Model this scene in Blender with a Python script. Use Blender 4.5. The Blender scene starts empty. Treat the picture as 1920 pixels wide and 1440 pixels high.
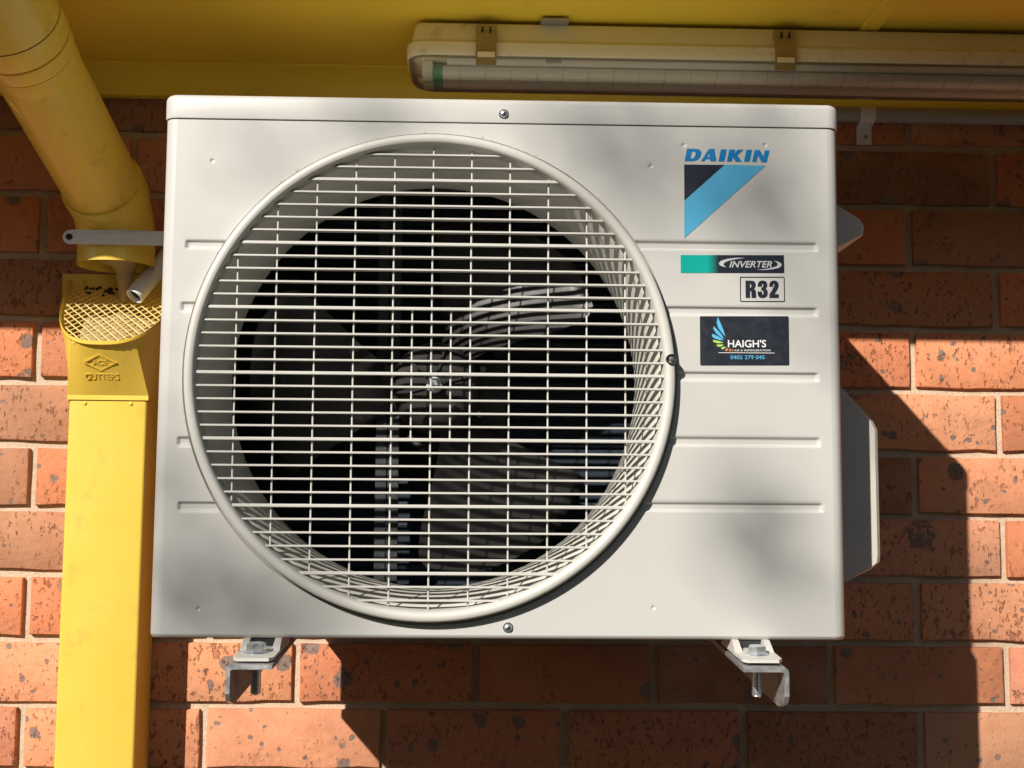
import bpy, math, random
from mathutils import Vector, Matrix, noise
from mathutils.geometry import tessellate_polygon
random.seed(7)
sc = bpy.context.scene
R = math.radians

# ------------------------------------------------------------------ camera
cam = bpy.data.cameras.new('camera'); cam_o = bpy.data.objects.new('camera', cam)
sc.collection.objects.link(cam_o)
cam.sensor_width = 36.0; cam.lens = 45.559; cam.clip_start = 0.02; cam.clip_end = 2000
CP, CY, CR = 0.09831, 0.02902, 0.00886
fw = Vector((math.sin(CY)*math.cos(CP), math.cos(CY)*math.cos(CP), math.sin(CP)))
rt = Vector((math.cos(CY), -math.sin(CY), 0)); up = rt.cross(fw)
rt2 = rt*math.cos(CR) + up*math.sin(CR); up2 = up*math.cos(CR) - rt*math.sin(CR)
M = Matrix((rt2, up2, -fw)).transposed().to_4x4(); M.translation = (-0.02781, -1.76408, 1.87255)
cam_o.matrix_world = M
sc.camera = cam_o

# ------------------------------------------------------------------ sky and sun
SUN = Vector((0.642, 1.0, -0.717)).normalized()          # direction the light travels
elev = math.asin(-SUN.z); az = math.atan2(-SUN.x, -SUN.y)  # azimuth from +Y towards +X
w = bpy.data.worlds.new('World'); sc.world = w; w.use_nodes = True
nt = w.node_tree; bg = nt.nodes['Background']
sky = nt.nodes.new('ShaderNodeTexSky'); sky.sky_type = 'NISHITA'; sky.sun_disc = False
sky.sun_elevation = elev; sky.sun_rotation = az
nt.links.new(sky.outputs[0], bg.inputs[0]); bg.inputs[1].default_value = 0.05
sl = bpy.data.lights.new('sun', 'SUN'); sl.energy = 5.0; sl.angle = R(0.53); sl.color = (1.0, 0.94, 0.855)
so = bpy.data.objects.new('sun', sl); sc.collection.objects.link(so)
so.rotation_euler = SUN.to_track_quat('-Z', 'Y').to_euler(); so.location = (-4, -7, 8)
vs = sc.view_settings; vs.view_transform = 'Standard'; vs.look = 'None'; vs.gamma = 1.0
vs.exposure = 0.39;
sc.cycles.max_bounces = 7; sc.cycles.diffuse_bounces = 4; sc.cycles.glossy_bounces = 3; sc.cycles.transparent_max_bounces = 12; vs.use_curve_mapping = False

# ------------------------------------------------------------------ material helpers
class NT:
    def __init__(s, name):
        s.m = bpy.data.materials.new(name); s.m.use_nodes = True
        s.t = s.m.node_tree; s.b = s.t.nodes['Principled BSDF']; s.out = s.t.nodes['Material Output']
    def n(s, typ, **kw):
        x = s.t.nodes.new(typ)
        for k, v in kw.items():
            if k.startswith('i_'):
                key = k[2:]; key = int(key) if key.isdigit() else key
                x.inputs[key].default_value = v
            else: setattr(x, k, v)
        return x
    def l(s, a, b): s.t.links.new(a, b)
    def set(s, **kw):
        for k, v in kw.items():
            s.b.inputs[k.replace('_', ' ')].default_value = v
    def coords(s, kind='Object', scale=1.0):
        c = s.n('ShaderNodeTexCoord'); mp = s.n('ShaderNodeMapping')
        mp.inputs['Scale'].default_value = scale if hasattr(scale, '__len__') else (scale,)*3
        s.l(c.outputs[kind], mp.inputs[0]); return mp.outputs[0]
    def noise(s, vec, scale, detail=3, rough=0.55):
        x = s.n('ShaderNodeTexNoise'); x.inputs['Scale'].default_value = scale
        x.inputs['Detail'].default_value = detail; x.inputs['Roughness'].default_value = rough
        s.l(vec, x.inputs['Vector']); return x.outputs['Fac']
    def ramp(s, fac, stops):
        x = s.n('ShaderNodeValToRGB'); e = x.color_ramp.elements
        while len(e) < len(stops): e.new(0.5)
        for el, (p, c) in zip(e, stops):
            el.position = p; el.color = (*c, 1) if hasattr(c, '__len__') else (c, c, c, 1)
        s.l(fac, x.inputs[0]); return x.outputs[0]
    def mix(s, fac, a, b, mode='MIX'):
        x = s.n('ShaderNodeMix', data_type='RGBA', blend_type=mode)
        for sock, v in ((x.inputs[0], fac), (x.inputs[6], a), (x.inputs[7], b)):
            if isinstance(v, bpy.types.NodeSocket): s.l(v, sock)
            elif sock == x.inputs[0]: sock.default_value = v
            else: sock.default_value = (*v, 1)
        return x.outputs[2]
    def math(s, op, a, b=0.0, clamp=False):
        x = s.n('ShaderNodeMath', operation=op); x.use_clamp = clamp
        for i, v in enumerate((a, b)):
            if isinstance(v, bpy.types.NodeSocket): s.l(v, x.inputs[i])
            else: x.inputs[i].default_value = v
        return x.outputs[0]
    def bump(s, h, strength, dist, normal=None):
        x = s.n('ShaderNodeBump'); x.inputs['Strength'].default_value = strength
        x.inputs['Distance'].default_value = dist; s.l(h, x.inputs['Height'])
        if normal is not None: s.l(normal, x.inputs['Normal'])
        s.l(x.outputs[0], s.b.inputs['Normal']); return x.outputs[0]

def paint(name, col, rough=0.4, spec=0.5, var=0.05, scale=8, bump=0.05, bscale=500, dirt=None, metallic=0.0, rvar=0.1):
    m = NT(name); m.set(Roughness=rough, Metallic=metallic); m.b.inputs['Specular IOR Level'].default_value = spec
    v = m.coords()
    a = m.noise(v, scale, 4)
    c = m.mix(a, tuple(x*(1-var) for x in col), tuple(min(1, x*(1+var)) for x in col))
    if dirt:
        dcol, amt, dscale = dirt
        d = m.noise(v, dscale, 6, 0.7)
        dm = m.ramp(d, [(0.58, 0.0), (0.72, amt)])
        c = m.mix(dm, c, dcol)
    m.l(c, m.b.inputs['Base Color'])
    r = m.ramp(m.noise(v, scale*3, 3), [(0.3, max(0.02, rough-rvar)), (0.7, min(1, rough+rvar))])
    m.l(r, m.b.inputs['Roughness'])
    if bump: m.bump(m.noise(v, bscale, 2), bump, 0.0006)
    return m.m

MAT = {}
MAT['cabinet'] = paint('ivory_enamel', (0.495, 0.488, 0.462), 0.36, 0.5, 0.025, 5, 0.06, 700)
MAT['plastic'] = paint('ivory_plastic', (0.52, 0.508, 0.465), 0.42, 0.45, 0.03, 9, 0.04, 600)
MAT['yellow'] = paint('yellow_steel_paint', (0.70, 0.475, 0.065), 0.38, 0.5, 0.04, 4, 0.10, 260,
                      dirt=((0.30, 0.20, 0.06), 0.35, 22))
MAT['yellow_old'] = paint('yellow_weathered_paint', (0.90, 0.65, 0.10), 0.30, 0.5, 0.07, 6, 0.10, 120,
                          dirt=((0.34, 0.22, 0.07), 0.5, 16))
MAT['soffit'] = paint('yellow_soffit_paint', (0.92, 0.67, 0.06), 0.45, 0.4, 0.09, 3.0, 0.25, 90,
                      dirt=((0.34, 0.22, 0.04), 0.35, 7))
MAT['galv'] = paint('galvanised_steel', (0.46, 0.47, 0.47), 0.42, 0.5, 0.16, 40, 0.08, 300, metallic=0.75, rvar=0.15)
MAT['zinc'] = paint('zinc_plated_bolt', (0.72, 0.76, 0.79), 0.32, 0.5, 0.12, 60, 0.05, 500, metallic=0.95)
MAT['strap'] = paint('dull_grey_strap', (0.72, 0.71, 0.73), 0.5, 0.4, 0.08, 25, 0.06, 300, metallic=0.1)
MAT['pvc_grey'] = paint('grey_conduit', (0.36, 0.35, 0.34), 0.5, 0.4, 0.05, 10, 0.04, 300)
MAT['pvc_white'] = paint('white_drain_pipe', (0.66, 0.67, 0.68), 0.40, 0.5, 0.04, 10, 0.04, 300)
MAT['cream'] = paint('aged_cream_plastic', (0.82, 0.74, 0.52), 0.45, 0.4, 0.06, 7, 0.05, 200,
                     dirt=((0.34, 0.26, 0.14), 0.5, 30))
MAT['clip'] = paint('aged_clip_steel', (0.36, 0.26, 0.10), 0.4, 0.5, 0.15, 30, 0.05, 200, metallic=0.3)
MAT['tray'] = paint('white_gear_tray', (0.84, 0.84, 0.80), 0.5, 0.4, 0.03, 5, 0.0)
MAT['tube'] = paint('white_lamp_tube', (0.90, 0.89, 0.84), 0.3, 0.5, 0.02, 5, 0.0)
MAT['green'] = paint('green_tube_band', (0.015, 0.36, 0.16), 0.4, 0.5, 0.05, 20, 0.0)
MAT['fan'] = paint('dark_grey_fan', (0.014, 0.0135, 0.013), 0.43, 0.5, 0.25, 30, 0.2, 900, rvar=0.05)
MAT['hub'] = paint('matt_hub_plastic', (0.016, 0.015, 0.015), 0.75, 0.3, 0.25, 30, 0.2, 600, rvar=0.05)
MAT['galv_shade_colour'] = paint('stand_steel_shade_colour', (0.035, 0.038, 0.042), 0.45, 0.5, 0.2, 40, 0.08, 300, metallic=0.2)  # galvanised rails; the shade behind the fan is put into this dark colour
MAT['motor'] = paint('motor_housing', (0.035, 0.035, 0.036), 0.45, 0.5, 0.2, 30, 0.1, 200, metallic=0.4)
MAT['dark'] = paint('inner_steel_shade_colour', (0.03, 0.032, 0.035), 0.6, 0.4, 0.15, 15, 0.05, 200)  # galvanised inside of the cabinet, its shade put into the colour
MAT['fin'] = paint('blue_coil_fins', (0.014, 0.024, 0.036), 0.6, 0.3, 0.2, 60, 0.2, 900)
MAT['copper'] = paint('dull_copper', (0.20, 0.13, 0.09), 0.45, 0.5, 0.2, 40, 0.05, 300, metallic=0.5)
MAT['rubber_and_shade'] = paint('rubber_and_hole_shade', (0.025, 0.025, 0.028), 0.7, 0.3, 0.1, 40, 0.1, 300)  # rubber parts, and the shade painted into holes, slots and recesses
MAT['cover'] = paint('grey_side_cover', (0.50, 0.48, 0.43), 0.45, 0.4, 0.03, 10, 0.05, 500)
MAT['blue'] = paint('logo_blue', (0.004, 0.18, 0.45), 0.35, 0.5, 0.02, 20, 0)
MAT['sky_blue'] = paint('logo_light_blue', (0.075, 0.36, 0.58), 0.4, 0.5, 0.04, 20, 0)
MAT['navy'] = paint('print_navy', (0.012, 0.016, 0.028), 0.38, 0.5, 0.1, 20, 0)
MAT['sticker'] = paint('sticker_navy', (0.014, 0.017, 0.026), 0.42, 0.5, 0.15, 30, 0.03, 300)
MAT['silver'] = paint('print_silver', (0.45, 0.46, 0.46), 0.4, 0.5, 0.03, 20, 0)
MAT['white'] = paint('print_white', (0.75, 0.75, 0.75), 0.4, 0.5, 0.02, 20, 0)
MAT['feather_blue'] = paint('print_cyan', (0.09, 0.42, 0.66), 0.4, 0.5, 0.02, 20, 0)
MAT['feather_green'] = paint('print_lime', (0.36, 0.58, 0.11), 0.4, 0.5, 0.02, 20, 0)
MAT['feather_orange'] = paint('print_orange', (0.62, 0.25, 0.08), 0.4, 0.5, 0.02, 20, 0)
MAT['sediment'] = paint('dry_silt', (0.38, 0.28, 0.15), 0.9, 0.2, 0.25, 30, 0.6, 180)
MAT['litter'] = paint('dark_leaf_litter', (0.05, 0.04, 0.02), 0.9, 0.2, 0.4, 60, 0.6, 120)
MAT['bark'] = paint('tree_bark', (0.16, 0.11, 0.075), 0.9, 0.2, 0.3, 6, 0.8, 30)
MAT['leaf'] = paint('leaf_green', (0.06, 0.11, 0.03), 0.5, 0.4, 0.3, 3, 0)
MAT['mesh'] = paint('pale_yellow_mesh', (0.80, 0.60, 0.22), 0.45, 0.4, 0.06, 20, 0.05, 300)
MAT['roof'] = paint('roof_sheet', (0.30, 0.29, 0.28), 0.6, 0.4, 0.1, 2, 0.1, 30)

# clear ribbed diffuser: thin plastic shell, mostly see-through
m = NT('clear_ribbed_plastic'); t = m.t
tr = m.n('ShaderNodeBsdfTransparent'); tr.inputs[0].default_value = (0.93, 0.92, 0.86, 1)
gl = m.n('ShaderNodeBsdfGlossy'); gl.inputs['Roughness'].default_value = 0.12
df = m.n('ShaderNodeBsdfDiffuse'); df.inputs[0].default_value = (0.66, 0.63, 0.54, 1)
v = m.coords(); sx = m.n('ShaderNodeSeparateXYZ'); m.l(v, sx.inputs[0])
rib = m.n('ShaderNodeTexWave', wave_type='BANDS', bands_direction='Z'); rib.inputs['Scale'].default_value = 110
rib.inputs['Distortion'].default_value = 0.4; m.l(v, rib.inputs['Vector'])
bp = m.n('ShaderNodeBump'); bp.inputs['Strength'].default_value = 0.5; bp.inputs['Distance'].default_value = 0.0008
m.l(rib.outputs['Fac'], bp.inputs['Height'])
for s_ in (gl, df): m.l(bp.outputs[0], s_.inputs['Normal'])
fr = m.n('ShaderNodeFresnel'); fr.inputs['IOR'].default_value = 1.5
mx1 = m.n('ShaderNodeMixShader'); mx1.inputs[0].default_value = 0.09; m.l(tr.outputs[0], mx1.inputs[1]); m.l(df.outputs[0], mx1.inputs[2])
mx2 = m.n('ShaderNodeMixShader'); m.l(fr.outputs[0], mx2.inputs[0]); m.l(mx1.outputs[0], mx2.inputs[1]); m.l(gl.outputs[0], mx2.inputs[2])
m.l(mx2.outputs[0], m.out.inputs[0]); MAT['clear'] = m.m

# badge print: teal fading to navy through a halftone, along the badge's own length
m = NT('badge_print'); v = m.coords(); sx = m.n('ShaderNodeSeparateXYZ'); m.l(v, sx.inputs[0])
dots = m.noise(v, 1500, 1)
f = m.math('ADD', m.math('MULTIPLY', m.math('ADD', sx.outputs[0], -0.2040), 85.0), m.math('MULTIPLY', dots, 0.25))
c = m.ramp(f, [(0.05, (0.0, 0.33, 0.27)), (1.0, (0.012, 0.016, 0.028))]); m.l(c, m.b.inputs['Base Color'])
m.set(Roughness=0.35); MAT['badge'] = m.m

# brick: object colour + clay variation + iron spots + drag marks and pits
m = NT('fired_clay_brick'); oi = m.n('ShaderNodeObjectInfo')
c0 = m.n('ShaderNodeTexCoord'); ad = m.n('ShaderNodeVectorMath', operation='ADD'); m.l(c0.outputs['Object'], ad.inputs[0])
cx = m.n('ShaderNodeCombineXYZ'); rnd = m.math('MULTIPLY', oi.outputs['Random'], 37.0)
for i in range(3): m.l(rnd, cx.inputs[i])
m.l(cx.outputs[0], ad.inputs[1]); v = ad.outputs[0]
clay = m.noise(v, 14, 5, 0.6)
col = m.mix(m.math('MULTIPLY', clay, 0.5), oi.outputs['Color'], (0.72, 0.27, 0.12))
dk = m.ramp(m.noise(v, 5.5, 4, 0.65), [(0.50, 0.0), (0.72, 0.55)])
col = m.mix(dk, col, (0.27, 0.12, 0.07))
patch = m.ramp(m.noise(v, 7, 3), [(0.50, 0.0), (0.75, 0.45)])
col = m.mix(patch, col, (0.52, 0.30, 0.19))
fine = m.noise(v, 160, 4, 0.7)
col = m.mix(m.math('MULTIPLY', fine, 0.35), col, m.mix(0.6, col, (0.72, 0.42, 0.26)))
# iron spots
wv = m.n('ShaderNodeTexNoise'); wv.inputs['Scale'].default_value = 70; m.l(v, wv.inputs['Vector'])
wa = m.n('ShaderNodeVectorMath', operation='MULTIPLY_ADD'); m.l(wv.outputs['Color'], wa.inputs[0])
wa.inputs[1].default_value = (0.009,)*3; m.l(v, wa.inputs[2])
def spots(scale, lo, hi, keep):
    vo = m.n('ShaderNodeTexVoronoi', feature='F1'); vo.inputs['Scale'].default_value = scale
    m.l(wa.outputs[0], vo.inputs['Vector'])
    sp = m.n('ShaderNodeSeparateColor'); m.l(vo.outputs['Color'], sp.inputs[0])
    gate = m.ramp(sp.outputs[0], [(keep, 0.0), (keep+0.02, 1.0)])
    rad = m.math('MULTIPLY_ADD', sp.outputs[1], 0.75); rad.node.inputs[2].default_value = 0.35
    dist = m.math('DIVIDE', vo.outputs['Distance'], rad)
    disc = m.ramp(m.math('ADD', dist, m.math('MULTIPLY', m.math('SUBTRACT', m.noise(v, 260, 3, 0.7), 0.5), 0.16)), [(lo+.02, 1.0), (hi-.03, 0.0)])
    return m.math('MULTIPLY', gate, disc)
sp0 = m.math('MULTIPLY', spots(9, 0.16, 0.24, 0.55), m.ramp(m.noise(v, 150, 3), [(0.38, 0.0), (0.5, 1.0)])); sp1 = m.math('MAXIMUM', sp0, spots(21, 0.20, 0.30, 0.30)); sp2 = spots(52, 0.17, 0.27, 0.36); sp3 = spots(130, 0.20, 0.30, 0.72)
spot = m.math('MAXIMUM', m.math('MAXIMUM', sp1, sp2), m.math('MULTIPLY', sp3, 0.6))
scol = m.ramp(m.noise(v, 420, 3, 0.8), [(0.3, (0.085, 0.075, 0.07)), (0.7, (0.27, 0.235, 0.21))])
col = m.mix(m.math('MULTIPLY', spot, 0.9), col, scol)
# pits and drag cracks
mp = m.n('ShaderNodeMapping'); mp.inputs['Scale'].default_value = (1.0, 1.0, 0.55); m.l(v, mp.inputs[0])
pn = m.noise(mp.outputs[0], 190, 4, 0.62)
h1 = m.math('FRACT', m.math('MULTIPLY', oi.outputs['Random'], 7.31)); h2 = m.math('FRACT', m.math('MULTIPLY', oi.outputs['Random'], 13.77))
dens = m.ramp(m.math('ADD', m.noise(v, 18, 3), m.math('MULTIPLY', m.math('SUBTRACT', h1, 0.40), 0.45)), [(0.36, 0.0), (0.62, 1.0)])
pits = m.math('MULTIPLY', m.ramp(pn, [(0.60, 0.0), (0.66, 1.0)]), dens)
pn2 = m.noise(mp.outputs[0], 75, 5, 0.7); pits2 = m.math('MULTIPLY', m.ramp(pn2, [(0.62, 0.0), (0.66, 1.0)]), dens)
pit = m.math('MAXIMUM', pits, pits2)
mott = m.noise(v, 60, 6, 0.75)
col = m.mix(m.ramp(mott, [(0.35, 0.0), (0.7, 0.40)]), col, m.mix(0.65, col, (0.34, 0.10, 0.045)))
col = m.mix(m.math('MULTIPLY', pit, 0.45), col, (0.16, 0.05, 0.025))
m.l(col, m.b.inputs['Base Color']); m.set(Roughness=0.88); m.b.inputs['Specular IOR Level'].default_value = 0.25
h = m.math('SUBTRACT', m.math('MULTIPLY', fine, 0.35), m.math('MULTIPLY', pit, 1.0))
h = m.math('SUBTRACT', h, m.math('MULTIPLY', spot, 0.22))
h = m.math('ADD', h, m.math('MULTIPLY', m.noise(v, 35, 3), 0.8))
h = m.math('ADD', h, m.math('MULTIPLY', mott, 0.5))
m.bump(h, 1.0, 0.0022); MAT['brick'] = m.m

m = NT('sandy_mortar'); v = m.coords()
c = m.mix(m.noise(v, 60, 5, 0.7), (0.46, 0.35, 0.24), (0.68, 0.54, 0.40))
c = m.mix(m.ramp(m.noise(v, 420, 2), [(0.55, 0.0), (0.7, 0.5)]), c, (0.25, 0.19, 0.13))
m.l(c, m.b.inputs['Base Color']); m.set(Roughness=0.95)
m.bump(m.noise(v, 230, 5, 0.7), 0.9, 0.0022); MAT['mortar'] = m.m

m = NT('dark_paved_path'); v = m.coords()
m.l(m.mix(m.noise(v, 4, 6, 0.7), (0.085, 0.075, 0.062), (0.14, 0.122, 0.10)), m.b.inputs['Base Color'])
m.set(Roughness=0.9); m.bump(m.noise(v, 60, 4), 0.4, 0.004); MAT['concrete'] = m.m
m = NT('dry_lawn'); v = m.coords()
m.l(m.mix(m.noise(v, 3, 6, 0.7), (0.10, 0.13, 0.04), (0.20, 0.19, 0.08)), m.b.inputs['Base Color'])
m.set(Roughness=0.95); MAT['lawn'] = m.m

# ------------------------------------------------------------------ mesh helpers
class MB:
    """collects faces; coordinates are given in the scene's metres, o is subtracted on build"""
    def __init__(s, o=(0, 0, 0)): s.v = []; s.f = []; s.o = Vector(o)
    def add(s, vs, fs):
        k = len(s.v); s.v += [tuple(x) for x in vs]; s.f += [tuple(i+k for i in f) for f in fs]; return s
    def box(s, lo, hi, bev=0.0):
        x0, y0, z0 = lo; x1, y1, z1 = hi
        if bev <= 0:
            return s.add([(x0,y0,z0),(x1,y0,z0),(x1,y1,z0),(x0,y1,z0),(x0,y0,z1),(x1,y0,z1),(x1,y1,z1),(x0,y1,z1)],
                         [(0,3,2,1),(4,5,6,7),(0,1,5,4),(1,2,6,5),(2,3,7,6),(3,0,4,7)])
        b = bev
        poly = [(x0+b,z0),(x1-b,z0),(x1,z0+b),(x1,z1-b),(x1-b,z1),(x0+b,z1),(x0,z1-b),(x0,z0+b)]
        inner = [(x0+b,z0+b),(x1-b,z0+b),(x1-b,z0+b),(x1-b,z1-b),(x1-b,z1-b),(x0+b,z1-b),(x0+b,z1-b),(x0+b,z0+b)]
        ring = [[(p[0], y0, p[1]) for p in [(max(x0+b,min(x1-b,q[0])),max(z0+b,min(z1-b,q[1]))) for q in poly]],
                [(p[0], y0+b, p[1]) for p in poly], [(p[0], y1-b, p[1]) for p in poly],
                [(p[0], y1, p[1]) for p in [(max(x0+b,min(x1-b,q[0])),max(z0+b,min(z1-b,q[1]))) for q in poly]]]
        return s.rings(ring, True, True)
    def rings(s, rs, cap0=False, cap1=False, closed=True):
        n = len(rs[0]); k = len(s.v)
        for r in rs: s.v += [tuple(p) for p in r]
        m_ = n if closed else n-1
        for i in range(len(rs)-1):
            for j in range(m_):
                a = k+i*n+j; b = k+i*n+(j+1) % n
                s.f.append((a, b, b+n, a+n))
        if cap0: s.f.append(tuple(k+j for j in reversed(range(n))))
        if cap1: s.f.append(tuple(k+(len(rs)-1)*n+j for j in range(n)))
        return s
    def prism(s, poly, axis, a, b):
        """poly: 2-D points; axis 'x': (y,z), 'y': (x,z), 'z': (x,y); extruded from a to b"""
        def P(p, t): return {'x': (t, p[0], p[1]), 'y': (p[0], t, p[1]), 'z': (p[0], p[1], t)}[axis]
        return s.rings([[P(p, a) for p in poly], [P(p, b) for p in poly]], True, True)
    def tube(s, pts, rad, n=16, caps=True, hollow=0):
        pts = [Vector(p) for p in pts]; rs = []
        rad = rad if hasattr(rad, '__len__') else [rad]*len(pts)
        ref = None
        for i, p in enumerate(pts):
            a = pts[max(0, i-1)]; b = pts[min(len(pts)-1, i+1)]
            d = (b-a)
            if d.length < 1e-9: d = last
            d.normalize(); last = d
            if ref is None: ref = d.orthogonal().normalized()
            ref = (ref - d*ref.dot(d)).normalized(); q = d.cross(ref)
            rs.append([p + (ref*math.cos(2*math.pi*j/n)+q*math.sin(2*math.pi*j/n))*rad[i] for j in range(n)])
        return s.rings(rs, caps, caps)
    def lathe(s, prof, c, axis='y', n=64, cap0=False, cap1=False, a0=0, a1=None):
        """prof: (radius, offset along axis)"""
        rs = []
        for r, t in prof:
            row = []
            for j in range(n):
                a = 2*math.pi*j/n
                u, w_ = r*math.cos(a), r*math.sin(a)
                row.append({'y': (c[0]+u, c[1]+t, c[2]+w_), 'z': (c[0]+u, c[1]+w_, c[2]+t), 'x': (c[0]+t, c[1]+u, c[2]+w_)}[axis])
            rs.append(row)
        return s.rings(rs, cap0, cap1)
    def flat(s, loops, y):
        """filled flat shape in the XZ plane (outline, holes...) facing -Y"""
        pts = [Vector((p[0], p[1], 0)) for lp in loops for p in lp]
        tri = tessellate_polygon([[Vector((p[0], p[1], 0)) for p in lp] for lp in loops])
        fs = []
        for a, b, c in tri:
            cr = (pts[b]-pts[a]).cross(pts[c]-pts[a]).z
            fs.append((a, b, c) if cr > 0 else (a, c, b))
        return s.add([(p.x, y, p.y) for p in pts], fs)
    def slab(s, loop, y0, y1):
        """flat plate with thickness, from outline in XZ"""
        ar = sum(loop[i][0]*loop[(i+1) % len(loop)][1]-loop[(i+1) % len(loop)][0]*loop[i][1] for i in range(len(loop)))
        if ar < 0: loop = loop[::-1]
        return s.rings([[(p[0], y0, p[1]) for p in loop], [(p[0], y1, p[1]) for p in loop]], True, True)
    def build(s, name, mat, parent=None, smooth=False, angle=40, fix=True):
        me = bpy.data.meshes.new(name)
        me.from_pydata([tuple(Vector(p)-s.o) for p in s.v], [], s.f)
        if fix:
            import bmesh
            bm = bmesh.new(); bm.from_mesh(me); bmesh.ops.recalc_face_normals(bm, faces=bm.faces); bm.to_mesh(me); bm.free()
        me.materials.append(MAT[mat])
        if smooth:
            me.shade_smooth()
            if angle < 180:
                try: me.set_sharp_from_angle(angle=R(angle))
                except Exception: pass
        o = bpy.data.objects.new(name, me); sc.collection.objects.link(o)
        if parent: o.parent = parent
        return o

def tag(o, label, cat, group=None):
    o['label'] = label; o['category'] = cat
    if group: o['group'] = group
    return o
def thing(name, loc, label, cat, group=None):
    o = bpy.data.objects.new(name, None); sc.collection.objects.link(o)
    o.empty_display_size = 0.1; o.location = loc
    return tag(o, label, cat, group)
def copy_tree(o, parent=None):
    c = o.copy(); sc.collection.objects.link(c); c.parent = parent
    for ch in list(o.children): copy_tree(ch, c)
    return c
def circle(cx_, cz_, r, n=24): return [(cx_+r*math.cos(2*math.pi*i/n), cz_+r*math.sin(2*math.pi*i/n)) for i in range(n)]
def rrect(x0, z0, x1, z1, r, n=5):
    out = []
    for cx_, cz_, a0 in ((x1-r, z1-r, 0), (x0+r, z1-r, 90), (x0+r, z0+r, 180), (x1-r, z0+r, 270)):
        for i in range(n+1):
            a = R(a0+90*i/n); out.append((cx_+r*math.cos(a), cz_+r*math.sin(a)))
    return out
def text_polys(body, bold=0.0, shear=0.0, spacing=1.0, extrude=0.0):
    cu = bpy.data.curves.new('lettering', 'FONT'); cu.body = body; cu.offset = bold; cu.shear = shear
    cu.space_character = spacing; cu.extrude = extrude; cu.resolution_u = 4
    ob = bpy.data.objects.new('lettering', cu); sc.collection.objects.link(ob)
    bpy.context.view_layer.update()
    me = bpy.data.meshes.new_from_object(ob.evaluated_get(bpy.context.evaluated_depsgraph_get()))
    vs = [tuple(v_.co) for v_ in me.vertices]; fs = [tuple(p.vertices) for p in me.polygons]
    bpy.data.objects.remove(ob); bpy.data.curves.remove(cu); bpy.data.meshes.remove(me)
    x0 = min(p[0] for p in vs); x1 = max(p[0] for p in vs); y0 = min(p[1] for p in vs); y1 = max(p[1] for p in vs)
    return [((p[0]-x0)/(x1-x0), (p[1]-y0)/(y1-y0), p[2]) for p in vs], fs

# ------------------------------------------------------------------ ground
g = MB(); S = 300
g.add([(-S, -S, 0), (S, -S, 0), (S, S, 0), (-S, S, 0)], [(0, 1, 2, 3)])
o = g.build('ground', 'lawn'); o['kind'] = 'structure'
g = MB(); g.box((-8, -2.9, -0.05), (8, -0.0, 0.03))
o = g.build('path', 'concrete'); o['kind'] = 'structure'

# ------------------------------------------------------------------ brick wall
wall = thing('brick_wall', (0, 0, 0), 'orange-red speckled brick wall with recessed sandy mortar joints', 'wall')
XO, ZB, PX, PZ = -0.62201, 1.5706, 0.24, 0.086
BL, BH, BD = 0.2295, 0.0755, 0.05
variants = []
for k in range(9):
    rr = random.Random(100+k); n_l, n_s = 7, 2
    out = []
    L, H = BL/2, BH/2
    def jit(a): return rr.uniform(-a, a)
    for i in range(n_l+1): out.append((-L+2*L*i/n_l + (0 if i in (0, n_l) else jit(.006)), -H + rr.uniform(-0.0019, 0.0010)))
    for i in range(1, n_s+1): out.append((L+jit(.0007), -H+2*H*i/n_s))
    for i in range(1, n_l+1): out.append((L-2*L*i/n_l + (0 if i == n_l else jit(.006)), H + jit(0.0008)))
    for i in range(1, n_s): out.append((-L+jit(.0007), H-2*H*i/n_s))
    mb = MB()
    c_ = 0.0022
    def ins(p, d): return (p[0]-math.copysign(min(d, abs(p[0])), p[0]) * (1 if abs(p[0]) > L-.004 else 0),
                           p[1]-math.copysign(min(d, abs(p[1])), p[1]) * (1 if abs(p[1]) > H-.004 else 0))
    r0 = [(ins(p, c_)[0], 0.0, ins(p, c_)[1]) for p in out]
    r1 = [(ins(p, c_*.35)[0], 0.0007, ins(p, c_*.35)[1]) for p in out]
    r2 = [(p[0], 0.0026, p[1]) for p in out]
    r3 = [(p[0], BD, p[1]) for p in out]
    mb.rings([r0, r1, r2, r3], True, False)
    variants.append(mb)
brick_meshes = []
for k, mb in enumerate(variants):
    o = mb.build('brick', 'brick', None, smooth=True, angle=35); brick_meshes.append(o.data); bpy.data.objects.remove(o)
ORANGES = [(0.55, 0.185, 0.085), (0.58, 0.205, 0.10), (0.52, 0.165, 0.075), (0.56, 0.22, 0.115), (0.50, 0.15, 0.07), (0.44, 0.14, 0.085), (0.47, 0.18, 0.12)]
BROWNS = [(0.21, 0.115, 0.070), (0.25, 0.14, 0.09), (0.17, 0.085, 0.05)]
special = {}
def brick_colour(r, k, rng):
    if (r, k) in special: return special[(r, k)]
    return (lambda c, k: tuple(x*k for x in c))(rng.choice(BROWNS) if rng.random() < 0.14 else rng.choice(ORANGES), rng.uniform(0.70, 1.06))
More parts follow.
